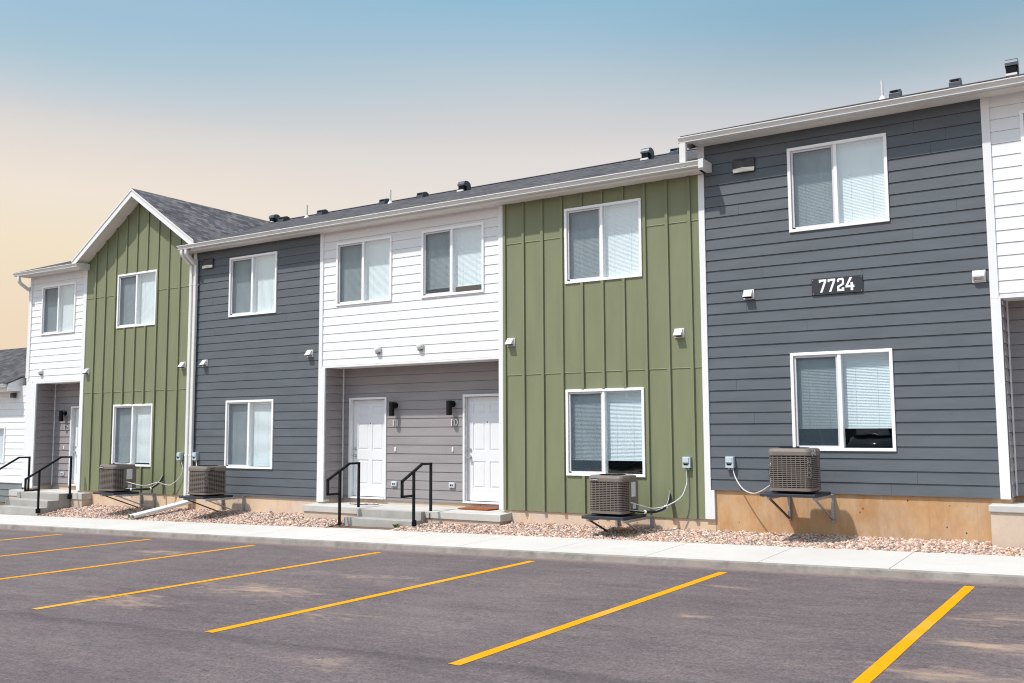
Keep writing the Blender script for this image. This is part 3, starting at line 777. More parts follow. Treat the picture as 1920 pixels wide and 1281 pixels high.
# ------------------------------------------------------------------ windows and doors
def window(par, x0, x1, z0, z1, drop=0.0, y=0.0, label=None, tilt=None):
    """sliding window; drop = part of the height left bare under the blind"""
    tilt = tilt or (1.42 if z0 > 4 else 1.27); fr = 0.046; yf = y - 0.034
    mb = MB()
    def framebox(m, a, b, c, d, w, y0, y1):
        m.box(a, b, y0, y1, d - w, d); m.box(a, b, y0, y1, c, c + w)
        m.box(a, a + w, y0, y1, c + w, d - w); m.box(b - w, b, y0, y1, c + w, d - w)
    framebox(mb, x0, x1, z0, z1, fr, yf, y + 0.10)
    xm = x0 + (x1 - x0) * 0.49
    mb.box(xm - 0.024, xm + 0.024, y - 0.022, y + 0.09, z0 + fr, z1 - fr)
    w = obj('window', mb, 'vinyl', par, bevel=0.004)
    if label: w['label'] = label
    a, b, c, d = x0 + fr, xm - 0.024, z0 + fr, z1 - fr
    m = MB(); framebox(m, a + 0.004, b, c + 0.002, d - 0.002, 0.030, y - 0.004, y + 0.03); 
    sash = obj('sash', m, 'sash', w)
    m = MB(); m.box(a + 0.006, a + 0.045, y - 0.014, y - 0.003, c + 0.006, c + 0.022); obj('latch', m, 'black', w)
    m = MB(); m.quad((a + .03, y + 0.006, c + .03), (b - .03, y + 0.006, c + .03), (b - .03, y + 0.006, d - .03), (a + .03, y + 0.006, d - .03)); obj('insect_screen', m, 'screen', w)
    m = MB(); m.quad((a + .03, y + 0.026, c + .03), (b - .03, y + 0.026, c + .03), (b - .03, y + 0.026, d - .03), (a + .03, y + 0.026, d - .03)); obj('pane', m, 'glass', w)
    e0, e1 = xm + 0.024, x1 - fr
    m = MB(); m.quad((e0, y + 0.012, c), (e1, y + 0.012, c), (e1, y + 0.012, d), (e0, y + 0.012, d)); obj('pane', m, 'glass', w)
    # mini blind
    m = MB(); zb = c + drop * (d - c); pitch = 0.0225
    zt = d - 0.03; k = 0
    m.box(a, e1, y + 0.065, y + 0.098, d - 0.03, d)
    rb = random.Random(int(x0 * 100 + z0 * 10))
    while zt - pitch * k > zb + 0.015:
        z = zt - pitch * k - 0.012; t_ = tilt + rb.uniform(-0.015, 0.015); hh = 0.0131
        dy, dz = hh * math.cos(t_), hh * math.sin(t_)
        sag = rb.uniform(-0.0005, 0.0005)
        for s0, s1 in ((a, xm - 0.002), (xm + 0.002, e1)):
            m.quad((s0, y + 0.082 - dy, z - dz + sag), (s1, y + 0.082 - dy, z - dz - sag), (s1, y + 0.082 + dy, z + dz - sag), (s0, y + 0.082 + dy, z + dz + sag))
        k += 1
    if drop > 0.02: m.box(a, e1, y + 0.072, y + 0.094, zb, zb + 0.018)
    for f_ in (0.28, 0.72):
        for s0, s1 in ((a, xm), (xm, e1)):
            xx = s0 + (s1 - s0) * f_; m.box(xx - 0.0012, xx + 0.0012, y + 0.067, y + 0.069, zb, d)
    obj('blind', m, 'blind', w)
    return w
def opening(t): return (t[0] + 0.02, t[1] - 0.02, t[2] + 0.02, t[3] - 0.02)

def door(par, x0, z0, z1, y, leaf_w=0.90, knob=True, dlabel=None):
    """exterior six-panel door in a cased frame; x0 = left edge of casing"""
    cw = 0.045
    jx0 = x0 + cw; jx1 = jx0 + leaf_w + 0.02
    mb = MB()
    mb.box(x0, x0 + cw, y - 0.03, y + 0.12, z0, z1); mb.box(jx1, jx1 + cw, y - 0.03, y + 0.12, z0, z1)
    mb.box(x0 + cw, jx1, y - 0.03, y + 0.12, z1 - cw, z1)
    mb.box(x0 + cw, jx1, y - 0.045, y + 0.12, z0, z0 + 0.03)
    mb.box(jx0, jx0 + 0.012, y + 0.095, y + 0.12, z0 + 0.03, z1 - cw)
    fr = obj('door_frame', mb, 'trim', par, bevel=0.003)
    yl = y + 0.075; lx0, lx1, lz0, lz1 = jx0 + 0.008, jx1 - 0.006, z0 + 0.045, z1 - cw - 0.006
    mb = MB(); mb.box(jx0 + 0.001, jx1 - 0.001, yl + 0.045, yl + 0.055, z0 + 0.031, z1 - cw - 0.001); obj('leaf_backing', mb, 'void', fr)  # near-black sheet closing the opening behind the leaf
    W_ = lx1 - lx0; H_ = lz1 - lz0
    # leaf front as a grid with raised panels
    st = 0.115 * W_ / 0.86; mu_ = 0.10
    cols = [(lx0 + st, lx0 + W_ / 2 - mu_ / 2), (lx0 + W_ / 2 + mu_ / 2, lx1 - st)]
    rows = [(lz0 + 0.235, lz0 + 0.745), (lz0 + 0.94, lz0 + 1.49), (lz0 + 1.65, lz0 + 1.835)]
    mb = MB(); xs_ = [lx0, cols[0][0], cols[0][1], cols[1][0], cols[1][1], lx1]; zs_ = [lz0, rows[0][0], rows[0][1], rows[1][0], rows[1][1], rows[2][0], rows[2][1], lz1]
    for i in range(5):
        for j in range(7):
            a, b, c, d = xs_[i], xs_[i + 1], zs_[j], zs_[j + 1]
            if i in (1, 3) and j in (1, 3, 5):
                def ring(k0, y0_, k1, y1_):
                    A = [(a + k0, y0_, c + k0), (b - k0, y0_, c + k0), (b - k0, y0_, d - k0), (a + k0, y0_, d - k0)]
                    B = [(a + k1, y1_, c + k1), (b - k1, y1_, c + k1), (b - k1, y1_, d - k1), (a + k1, y1_, d - k1)]
                    for q in range(4): mb.quad(A[q], A[(q + 1) % 4], B[(q + 1) % 4], B[q])
                ring(0, yl, 0.010, yl + 0.012); ring(0.010, yl + 0.012, 0.022, yl + 0.012); ring(0.022, yl + 0.012, 0.045, yl + 0.003)
                mb.quad((a + .045, yl + .003, c + .045), (b - .045, yl + .003, c + .045), (b - .045, yl + .003, d - .045), (a + .045, yl + .003, d - .045))
            else: mb.quad((a, yl, c), (b, yl, c), (b, yl, d), (a, yl, d))
    mb.quad((lx0, yl, lz0), (lx0, yl, lz1), (lx0, yl + .044, lz1), (lx0, yl + .044, lz0)); mb.quad((lx1, yl, lz0), (lx1, yl + .044, lz0), (lx1, yl + .044, lz1), (lx1, yl, lz1))
    lf = obj('door', mb, 'door', par)
    if dlabel: lf['label'] = dlabel
    def disc(x, z, r, dep, mat, nm, n=14):
        m = MB(); m.tube([(x, yl + 0.002, z), (x, yl - dep, z)], r, n); obj(nm, m, mat, lf, smooth=False)
    if knob:
        kx = lx0 + 0.062
        m = MB(); m.tube([(kx, yl, z0 + 0.87), (kx, yl - 0.012, z0 + 0.87)], 0.032, 14); m.tube([(kx, yl - 0.012, z0 + 0.87), (kx, yl - 0.04, z0 + 0.87)], 0.012, 10)
        m.tube([(kx, yl - 0.038, z0 + 0.87), (kx, yl - 0.048, z0 + 0.87), (kx, yl - 0.066, z0 + 0.87), (kx, yl - 0.072, z0 + 0.87)], 0.027, 14)
        obj('knob', m, 'steel', lf)
        disc(kx, z0 + 1.01, 0.030, 0.02, 'steel', 'deadbolt')
    disc((lx0 + lx1) / 2, z0 + 1.53, 0.011, 0.006, 'black', 'peephole', 10)
    return lf

# ------------------------------------------------------------------ roof / eave helpers
def gutter(par, x0, x1, ztop, y=-0.28, name='gutter', endl=True, endr=True):
    zb = ztop - 0.088
    p = [(y - 0.002, zb + 0.003), (y - 0.082, zb), (y - 0.100, zb + 0.003), (y - 0.101, zb + 0.013), (y - 0.082, zb + 0.019), (y - 0.088, zb + 0.044), (y - 0.108, zb + 0.064), (y - 0.112, zb + 0.071), (y - 0.126, zb + 0.073), (y - 0.126, ztop)]
    inner = [(q[0] + 0.006 if k else q[0], q[1] + 0.006) for k, q in enumerate(p)]; inner[-1] = (y - 0.108, ztop); inner[0] = (y - 0.004, zb + 0.012)
    mb = MB()
    n = len(p)
    for k in range(n - 1):
        mb.quad((x0, *p[k]), (x1, *p[k]), (x1, *p[k + 1]), (x0, *p[k + 1]))
        mb.quad((x0, *inner[k]), (x0, *inner[k + 1]), (x1, *inner[k + 1]), (x1, *inner[k]))
    mb.quad((x0, *p[-1]), (x1, *p[-1]), (x1, *inner[-1]), (x0, *inner[-1]))
    mb.box(x0, x1, y - 0.128, y - 0.104, ztop - 0.013, ztop + 0.001)
    for xx in (x0, x1): mb.prism(p + [(y - 0.002, ztop)], 'x', xx - 0.002, xx + 0.002)
    # hidden-hanger seams
    L_ = x1 - x0
    for s_ in np.arange(x0 + 3.3, x1 - 1, 3.4): mb.box(s_, s_ + 0.05, y - 0.070, y - 0.002, zb - 0.0015, zb + 0.004)
    return obj(name, mb, 'metal_white', par)
def eave(par, x0, x1, zs, fx0=None, fx1=None, ft=0.15, y=-0.28):
    """soffit board and fascia"""
    fx0 = x0 if fx0 is None else fx0; fx1 = x1 if fx1 is None else fx1
    mb = MB(); mb.box(x0, x1, y, 0.02, zs, zs + 0.012); obj('soffit', mb, 'soffit', par)
    mb = MB(); mb.box(fx0, fx1, y - 0.002, y + 0.02, zs - 0.006, zs + ft); obj('fascia', mb, 'metal_white', par)
def slab(polyXY, zf, th=0.035):
    """roof plane polygon with thickness; zf(x,y) gives the top"""
    mb = MB(); n = len(polyXY)
    mb.v += [(x, y, zf(x, y)) for x, y in polyXY] + [(x, y, zf(x, y) - th) for x, y in polyXY]
    mb.f.append(tuple(range(n))); mb.f.append(tuple(range(n, 2 * n))[::-1])
    for k in range(n):
        l = (k + 1) % n; mb.f.append((k, k + n, l + n, l))
    return mb

# ================================================================== MIDDLE / LEFT ROW (lower step)
WINM = {'NU': (-8.208, -6.729, 4.578, 5.912), 'NL': (-8.214, -6.732, 1.258, 2.731), 'WR': (-11.388, -9.928, 4.582, 5.899),
        'WL': (-13.610, -12.139, 4.594, 5.899), 'DU': (-16.846, -15.347, 4.584, 5.924), 'DL': (-16.862, -15.373, 1.242, 2.725),
        'AU': (-20.899, -19.388, 4.584, 5.915), 'AL': (-20.903, -19.394, 1.230, 2.711), 'LU': (-24.135, -22.639, 4.600, 5.908)}
bm_ = thing('apartment_row', 'long two-storey row of white, grey and green units with a gable at its left end', 'apartment building', (-15.0, 4.5, 0.6))
ZS = 6.16; ZR = 0.886; PR = 0.1748
# window sets
window(bm_, *WINM['NU'], 0.0, label='upper window in the middle green panel')
window(bm_, *WINM['NL'], 0.155, label='lower window in the middle green panel, blind stops short of the sill')
window(bm_, *WINM['WR'], 0.10, label='right one of two upper windows in the white section over the porch')
window(bm_, *WINM['WL'], 0.0, label='left one of two upper windows in the white section over the porch')
window(bm_, *WINM['DU'], 0.0, label='upper window in the left dark grey section')
window(bm_, *WINM['DL'], 0.0, label='lower window in the left dark grey section')
window(bm_, *WINM['AU'], 0.0, label='upper window under the gable')
window(bm_, *WINM['AL'], 0.03, label='lower window under the gable')
window(bm_, *WINM['LU'], 0.0, label='upper window in the far left white section')

# dark grey lap section
obj('dark_siding', siding(-17.97, -14.07, 0.65, ZS, ZR, PR, [opening(WINM['DU']), opening(WINM['DL'])], facade(), seed=3, proud=0.015, slot=0.0035), 'dark', bm_)
# white section over porch
obj('white_siding', siding(-13.975, -9.60, 3.372, ZS, ZR, PR, [opening(WINM['WR']), opening(WINM['WL'])], facade(), seed=4, proud=0.013, slot=0.003), 'white', bm_)
obj('white_siding', siding(-24.66, -22.30, 3.372, 6.20, 6.0 - 15 * 0.1765, 0.1765, [opening(WINM['LU'])], facade(), seed=5, proud=0.013, slot=0.003), 'white', bm_)
for a, b in ((-13.975, -9.60), (-24.66, -22.30)):
    mb = MB(); mb.box(a, b, -0.019, 0.13, 3.332, 3.368); obj('beam_trim', mb, 'trim', bm_)
# recess of the middle porch and of the left porch
RY = 0.53
obj('taupe_siding', siding(-13.88, -9.50, 0.655, 3.34, 0.716, PR, [(-13.66, -12.74, 0.66, 2.68), (-10.74, -9.70, 0.66, 2.68)], facade(RY), seed=6, proud=0.014), 'taupe', bm_)
obj('taupe_siding', siding(0.004, RY, 0.655, 3.34, 0.716, PR, (), sideR(-13.885), False), 'taupe', bm_)
obj('taupe_siding', siding(-RY, -0.004, 0.655, 3.34, 0.716, PR, (), sideL(-9.60), False), 'taupe', bm_)
obj('taupe_siding', siding(-24.23, -22.20, 0.655, 3.34, 0.716, PR, [(-23.44, -22.50, 0.66, 2.68)], facade(RY), seed=8), 'taupe', bm_)
obj('taupe_siding', siding(0.004, RY, 0.655, 3.34, 0.716, PR, (), sideR(-24.235), False), 'taupe', bm_)
obj('taupe_siding', siding(-RY, -0.004, 0.655, 3.34, 0.716, PR, (), sideL(-22.30), False), 'taupe', bm_)
for a, b in ((-13.9, -9.55), (-24.26, -22.22)):
    mb = MB(); mb.box(a, b, 0.0, RY + 0.08, 3.336, 3.36); obj('porch_ceiling', mb, 'soffit', bm_)
for x in (-13.868, -24.218):
    mb = MB(); mb.box(x, x + 0.022, RY - 0.040, RY - 0.018, 0.66, 3.334); obj('inside_corner_trim', mb, 'trim', bm_)
d11 = door(bm_, -13.70, 0.665, 2.728, RY, dlabel='white six-panel door of number 11 with knob and deadbolt')
door(bm_, -10.785, 0.665, 2.728, RY, dlabel='white six-panel door of number 10, partly behind the green wall')
door(bm_, -23.48, 0.665, 2.728, RY, dlabel='white door in the far left porch')

def tiers(z):
    return 0.004 if z < 3.02 else 0.010 if z < 5.41 else 0.016
def green_panel(x0, x1, z0, ztop, wins, battens):
    """board-and-batten panel, ztop(x) gives the upper edge"""
    mb = MB()
    xs_ = sorted({x0, x1, *[w for o in wins for w in (o[0], o[1])], *[b for b in battens if x0 < b < x1], *( [-20.0] if x0 < -20.0 < x1 else [])})
    zc = sorted({z0, 3.02, 5.41, *[w for o in wins for w in (o[2], o[3])]})
    for a, b in zip(xs_[:-1], xs_[1:]):
        for j in range(len(zc)):
            c = zc[j]; last = j == len(zc) - 1
            m_ = (a + b) / 2
            ta, tb = (ztop(a), ztop(b)) if last else (zc[j + 1], zc[j + 1])
            ta, tb = min(ta, ztop(a)), min(tb, ztop(b))
            if ta <= c and tb <= c: continue
            zm = (c + min(ta, tb)) / 2
            if any(o[0] < m_ < o[1] and o[2] < zm < o[3] for o in wins): continue
            d = tiers(zm)
            mb.quad((a, -d, c), (b, -d, c), (b, -d, max(tb, c)), (a, -d, max(ta, c)))
            if c in (3.02, 5.41): mb.quad((a, 0, c), (b, 0, c), (b, -d - 0.004, c), (a, -d - 0.004, c)); mb.quad((a, -d - 0.004, c), (b, -d - 0.004, c), (b, -d - 0.0, c + 0.012), (a, -d - 0.0, c + 0.012))
    for bx in battens:
        c0, c1 = bx - 0.052, bx
        if c0 < x0: c0 = x0 + 0.001
        segs = [(z0, min(ztop(c0), ztop(c1)))]
        for o in wins:
            if o[0] - 0.02 < (c0 + c1) / 2 < o[1] + 0.02:
                segs = [s for a, b in segs for s in ((a, min(b, o[2] - 0.02)), (max(a, o[3] + 0.02), b)) if s[1] > s[0]]
        for a, b in segs: mb.box(c0, c1, -0.042, 0.0, a, b)
    return mb
bat_m = [-9.442 + 0.399 * k for k in range(10)]
obj('green_siding', green_panel(-9.505, -5.712, 0.625, lambda x: ZS, [opening(WINM['NU']), opening(WINM['NL'])], bat_m), 'green', bm_)
gz = lambda x: 7.83 - 0.655 * abs(x + 20.0)
bat_g = [-18.528 - 0.4045 * k for k in range(9)] + [-18.125]
obj('green_siding', green_panel(-22.16, -17.99, 0.605, gz, [opening(WINM['AU']), opening(WINM['AL'])], bat_g), 'green', bm_)

# corner boards
def trim(par, x0, x1, z0, z1, y0=-0.028, y1=0.02, nm='corner_trim'):
    mb = MB(); mb.box(x0, x1, y0, y1, z0, z1); return obj(nm, mb, 'trim', par, bevel=0.002)
trim(bm_, -14.07, -13.975, 3.332, ZS)
trim(bm_, -9.60, -9.505, 0.63, ZS, -0.03, 0.16)
trim(bm_, -14.07, -13.888, 0.612, 3.331, -0.03, 0.14)
trim(bm_, -18.06, -17.97, 0.62, ZS)
trim(bm_, -22.30, -22.16, 0.60, 6.18, -0.03, 0.14)
trim(bm_, -24.70, -24.61, 0.60 + 2.79, 6.20)
trim(bm_, -24.43, -24.236, 0.61, 3.331, -0.03, 0.14)
trim(bm_, -24.70, -24.43, 0.61, 3.40, -0.024, 0.14)
mbx = MB(); mbx.box(-5.712, -5.612, -0.030, 0.02, 0.632, 6.15); mbx.box(-5.612, -5.555, -0.030, 0.02, 0.632, 1.083)
obj('corner_trim', mbx, 'trim', bm_, bevel=0.002)
# foundation
mb = MB()
mb.box(-22.33, -13.9, 0.02, 0.24, -0.3, 0.662); mb.box(-9.52, -5.56, 0.02, 0.24, -0.3, 0.662)
mb.box(-13.9, -9.52, RY + 0.02, RY + 0.24, -0.3, 0.672); mb.box(-24.75, -22.33, RY + 0.02, RY + 0.24, -0.5, 0.672)
mb.box(-14.1, -13.9, 0.24, RY + 0.02, -0.3, 0.66); mb.box(-24.75, -24.26, 0.02, RY + 0.02, -0.5, 0.66)
obj('foundation', mb, 'found_p', bm_)
# shell behind the facade keeps the rooms dark
mb = MB()
mb.quad((-24.7, 9.3, -0.3), (-5.6, 9.3, -0.3), (-5.6, 9.3, 6.3), (-24.7, 9.3, 6.3))
mb.quad((-24.7, 0.03, -0.3), (-24.7, 9.3, -0.3), (-24.7, 9.3, 6.3), (-24.7, 0.03, 6.3))
obj('outer_wall', mb, 'white', bm_)
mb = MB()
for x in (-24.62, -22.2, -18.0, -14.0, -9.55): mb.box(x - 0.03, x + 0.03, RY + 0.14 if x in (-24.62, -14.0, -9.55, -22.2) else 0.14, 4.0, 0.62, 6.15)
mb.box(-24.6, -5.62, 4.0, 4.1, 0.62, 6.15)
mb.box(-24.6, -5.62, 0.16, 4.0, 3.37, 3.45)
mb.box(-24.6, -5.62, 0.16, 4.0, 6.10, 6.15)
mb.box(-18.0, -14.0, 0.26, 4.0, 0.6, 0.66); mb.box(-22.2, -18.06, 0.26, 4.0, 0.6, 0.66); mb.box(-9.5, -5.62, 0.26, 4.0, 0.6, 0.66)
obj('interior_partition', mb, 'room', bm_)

# roof
SL = 0.35; RYD = 4.75
ZE = 6.27
zmain = lambda x, y: ZE + 0.02 + SL * (min(y, RYD) + 0.40) - (SL * (y - RYD) if y > RYD else 0)
GP = 7.895; GX = -19.99; GSL = 0.655
zg = lambda x, y: GP - GSL * abs(x - GX)
yv = lambda x: (zg(x, 0) - ZE - 0.02) / SL - 0.40   # valley
xr = GX + (GP - ZE - 0.03) / GSL; xl = GX - (GP - ZE - 0.03) / GSL
ytop = yv(GX)
rf = obj('roof', slab([(xr - 0.02, -0.38), (-5.61, -0.38), (-5.61, RYD), (GX, RYD), (GX, ytop - 0.02)], zmain), 'shX', bm_)
obj('roof', slab([(-24.92, -0.38), (xl + 0.02, -0.38), (GX, ytop - 0.02), (GX, RYD), (-24.92, RYD)], zmain), 'shX', bm_)
obj('roof', slab([(-24.92, RYD), (-5.61, RYD), (-5.61, 9.8), (-24.92, 9.8)], zmain), 'shX', bm_)
mb = slab([(GX, -0.37), (xr + 0.03, -0.37), (GX, ytop + 0.03)], lambda x, y: zg(x, y) + 0.012)
mb2 = slab([(xl - 0.03, -0.37), (GX, -0.37), (GX, ytop + 0.03)], lambda x, y: zg(x, y) + 0.012)
i = len(mb.v); mb.v += mb2.v; mb.f += [tuple(k + i for k in f_) for f_ in mb2.f]
obj('gable_roof', mb, 'shY', bm_)
# ridge cap
mb = MB()
for s_ in (-1, 1):
    mb.quad((-24.9, RYD, ZE + 0.045 + SL * 5.15), (-5.61, RYD, ZE + 0.045 + SL * 5.15), (-5.61, RYD + 0.14 * s_, ZE + 0.035 + SL * 5.01), (-24.9, RYD + 0.14 * s_, ZE + 0.035 + SL * 5.01))
obj('ridge_cap', mb, 'shY', bm_)
eave(bm_, -18.14, -5.62, ZS, -18.14, -5.56)
eave(bm_, -24.86, -22.17, 6.20, -24.86, -22.14, 0.11)
# boxed end between gutter and tall building, and at the gable
mb = MB(); mb.box(-5.556, -5.47, -0.40, -0.02, 6.155, 6.30); obj('eave_return', mb, 'metal_white', bm_, bevel=0.002)
mb = MB(); mb.box(-22.14, -22.085, -0.32, -0.02, 6.15, 6.31); obj('eave_return', mb, 'metal_white', bm_, bevel=0.002)
gutter(bm_, -18.21, -5.555, 6.285)
gutter(bm_, -24.93, -22.09, 6.285)
# gable rakes: soffit boards and rake trim
mb = MB(); ms = MB(); mt_ = MB()
for s_ in (-1, 1):
    xe = GX + s_ * 2.33
    zt_ = lambda x: GP - GSL * abs(x - GX)
    mb.prism([(GX, zt_(GX) - 0.022), (xe, zt_(xe) - 0.022), (xe, zt_(xe) - 0.187), (GX, zt_(GX) - 0.187)], 'y', -0.37, -0.345)
    mt_.prism([(GX, zt_(GX) + 0.0), (xe, zt_(xe) + 0.0), (xe, zt_(xe) - 0.045), (GX, zt_(GX) - 0.045)], 'y', -0.385, -0.371)
    ms.prism([(GX, zt_(GX) - 0.13), (xe, zt_(xe) - 0.13), (xe, zt_(xe) - 0.142), (GX, zt_(GX) - 0.142)], 'y', -0.345, 0.02)
obj('rake_board', mb, 'trim', bm_); obj('rake_soffit', ms, 'soffit', bm_); obj('rake_drip_edge', mt_, 'metal_white', bm_)

# downspouts: pair at the inside corner, each a rectangular pipe with elbows and a kick-out
def rect_pipe(pts, w=0.075, d=0.055):
    mb = MB(); pts = [Vector(p) for p in pts]
    rings = []
    for k, p in enumerate(pts):
        t_ = (pts[min(k + 1, len(pts) - 1)] - pts[max(k - 1, 0)]).normalized()
        a = Vector((1, 0, 0)); a = (a - t_ * a.dot(t_)).normalized(); b_ = t_.cross(a).normalized()
        ring = []
        for sx, sy in ((-1, -.7), (-.8, -1), (.8, -1), (1, -.7), (1, .7), (.8, 1), (-.8, 1), (-1, .7)):
            ring.append(p + a * sx * w / 2 + b_ * sy * d / 2)
        rings.append(ring)
    for r_ in rings: mb.v += [tuple(q) for q in r_]
    for k in range(len(rings) - 1):
        for j in range(8):
            l = (j + 1) % 8; mb.f.append((k * 8 + j, k * 8 + l, k * 8 + 8 + l, k * 8 + 8 + j))
    return mb
def spout(xt, x, endx, ylean, name_label=None):
    p = [(xt, -0.335, 6.22), (xt, -0.335, 6.12)]
    p += [(xt + (x - xt) * f_, -0.335 + 0.26 * f_, 6.09 - 0.24 * f_) for f_ in (0.12, 0.5, 0.88)]
    p += [(x, -0.068, 5.80), (x, -0.068, 3.2), (x, -0.068, 0.66), (x - 0.01, -0.075, 0.53)]
    p += [(x + (endx - x) * f_, -0.10 - 1.02 * f_, 0.465 - 0.265 * f_) for f_ in (0.06, 1.0)]
    mb = rect_pipe(smooth_path(p, 3), 0.092, 0.07)
    ds = obj('downspout', mb, 'metal_white', bm_)
    e = Vector((endx, -1.12, 0.20)); 
    m = MB(); q = rect_pipe([e + Vector((0.0, 0.004, 0.0)), e + Vector((0.002, -0.001, -0.001))], 0.084, 0.062)
    q.f.append(tuple(range(8, 16))); obj('cut_end', q, 'greencut', ds)
    for zz in (5.4, 1.5):
        m = MB(); m.box(x - 0.05, x + 0.05, -0.106, -0.001, zz, zz + 0.03); obj('strap', m, 'metal_white', ds)
spout(-18.10, -18.075, -18.60, 0)
spout(-17.95, -17.935, -18.47, 0)
# far left spout going round the corner
p = [(-24.72, -0.335, 6.22), (-24.72, -0.335, 6.08), (-24.73, -0.27, 6.0), (-24.74, -0.05, 5.86), (-24.745, 0.02, 5.74), (-24.745, 0.02, 3.5)]
obj('downspout', rect_pipe(smooth_path(p, 4), 0.08, 0.07), 'metal_white', bm_)
# leader from the tall roof's gutter down onto the lower roof
# (belongs to the tall building, see below)

# roof penetrations
def box_vent(par, x, y, zf, w=0.18, s=0.9):
    z = zf(x, y); mb = MB()
    mb.box(x - w / 2 - 0.01, x + w / 2 + 0.01, y - 0.14, y + 0.15, z - 0.06, z + 0.030)
    mb.prism([(y - 0.13, z + 0.03), (y - 0.13, z + 0.10 * s), (y + 0.02, z + 0.15 * s), (y + 0.12, z + 0.12 * s), (y + 0.12, z + 0.03)], 'x', x - w / 2, x + w / 2)
    v = obj('roof_vent', mb, 'ventmetal', par, bevel=0.005)
    mb = MB(); mb.box(x - w / 2 + 0.02, x + w / 2 - 0.02, y - 0.134, y - 0.05, z + 0.035, z + 0.085 * s); obj('vent_mouth', mb, 'void', v)
def hood_vent(par, x, y, zf, h=0.22):
    z = zf(x, y); mb = MB(); w = 0.19
    pr = [(y + 0.14, z - 0.03), (y + 0.14, z + h * 0.62)]
    for k in range(7):
        a = k / 6 * math.pi; pr.append((y + 0.14 * math.cos(a), z + h * 0.62 + 0.09 * math.sin(a)))
    pr += [(y - 0.14, z + h * 0.45), (y - 0.02, z + h * 0.40), (y - 0.02, z - 0.03)]
    mb.prism(pr, 'x', x - w / 2, x + w / 2)
    v = obj('roof_exhaust', mb, 'ventmetal', par)
    mb = MB(); mb.box(x - w / 2 + 0.02, x + w / 2 - 0.02, y - 0.13, y - 0.018, z + h * 0.05, z + h * 0.42); obj('vent_mouth', mb, 'void', v)
    mb = MB(); mb.box(x - w / 2 + 0.01, x + w / 2 - 0.01, y - 0.18, y - 0.12, z - 0.05, z - 0.01); obj('flashing', mb, 'metal_white', v)
def pipe_vent(par, x, y, zf, h=0.34):
    z = zf(x, y); mb = MB(); mb.tube([(x, y, z - 0.05), (x, y, z + h)], 0.022, 10); v = obj('vent_pipe', mb, 'pvc', par)
    mb = MB(); 
    for k, (r_, zz) in enumerate(((0.08, -0.04), (0.06, 0.010), (0.034, 0.045), (0.026, 0.06))):
        for j in range(12):
            a = 2 * math.pi * j / 12; mb.v.append((x + r_ * math.cos(a), y + r_ * math.sin(a), z + zz))
        if k:
            for j in range(12):
                l = (j + 1) % 12; b_ = (k - 1) * 12; mb.f.append((b_ + j, b_ + l, b_ + 12 + l, b_ + 12 + j))
    obj('boot_flashing', mb, 'metal_white', v)
for x, y in ((-15.74, 4.0), (-14.52, 4.0), (-17.91, 4.0), (-19.25, 3.9), (-7.72, 3.9)): box_vent(rf, x, y, zmain)
hood_vent(rf, -12.9, 3.5, zmain); hood_vent(rf, -8.2, 3.5, zmain, 0.24); hood_vent(rf, -20.1, 4.35, zmain, 0.2)
pipe_vent(rf, -18.3, 3.8, zmain); pipe_vent(rf, -15.4, 3.8, zmain)

# ================================================================== TALL UNIT AT THE RIGHT
WINR = {'GU': (-4.253, -2.793, 5.026, 6.341), 'GL': (-4.302, -2.832, 1.706, 3.177), 'XU': (-1.062, 0.40, 5.03, 6.345), 'XV': (1.16, 2.62, 5.03, 6.345)}
br_ = thing('apartment_block', 'taller right-hand block with dark blue-grey lap siding and house number 7724', 'apartment building', (2.0, 4.5, 1.0))
window(br_, *WINR['GU'], 0.0, label='upper window in the right dark grey wall')
window(br_, *WINR['GL'], 0.205, label='lower window in the right dark grey wall, blind raised above a dark gap')
window(br_, *WINR['XU'], 0.0, label='upper window in the right white section, cut by the frame')
ZRr = 1.084; PRr = 0.1733; ZSr = 6.61
obj('dark_siding', siding(-5.61, -1.535, 1.086, ZSr, ZRr, PRr, [opening(WINR['GU']), opening(WINR['GL'])], facade(), seed=21, proud=0.018, slot=0.005), 'dark', br_)
obj('white_siding', siding(-1.43, 3.1, 3.83, ZSr, ZRr, PRr, [opening(WINR['XU'])], facade(), seed=22, proud=0.013, slot=0.003), 'white', br_)
mb = MB(); mb.box(-1.43, 3.1, -0.019, 0.13, 3.788, 3.826); obj('beam_trim', mb, 'trim', br_)
obj('taupe_siding', siding(-1.41, 3.1, 1.10, 3.80, ZRr + 0.02, PRr, [(-1.13, -0.19, 1.11, 3.13)], facade(0.46), seed=23), 'taupe', br_)
obj('taupe_siding', siding(0.004, 0.46, 1.10, 3.80, ZRr + 0.02, PRr, (), sideR(-1.405), False), 'taupe', br_)
mb = MB(); mb.box(-1.42, 3.1, 0.0, 0.54, 3.794, 3.82); obj('porch_ceiling', mb, 'soffit', br_)
mb = MB(); mb.box(-1.388, -1.366, 0.42, 0.442, 1.10, 3.79); obj('inside_corner_trim', mb, 'trim', br_)
door(br_, -1.17, 1.11, 3.175, 0.46, dlabel='white door edge at the right frame border')
trim(br_, -1.535, -1.43, 3.79, ZSr)
trim(br_, -1.535, -1.41, 1.08, 3.788, -0.03, 0.14)
trim(br_, -5.715, -5.60, 6.32, ZSr, -0.03, 0.14)
mb = MB(); mb.box(-5.554, -1.40, 0.018, 0.24, -0.2, 1.094); mb.box(-5.60, -5.556, 0.03, 0.24, -0.2, 1.09); mb.box(-1.40, 4.5, 0.48, 0.7, -0.2, 1.12); mb.box(-1.6, -1.4, 0.24, 0.48, -0.2, 1.08)
obj('foundation', mb, 'found_o', br_)
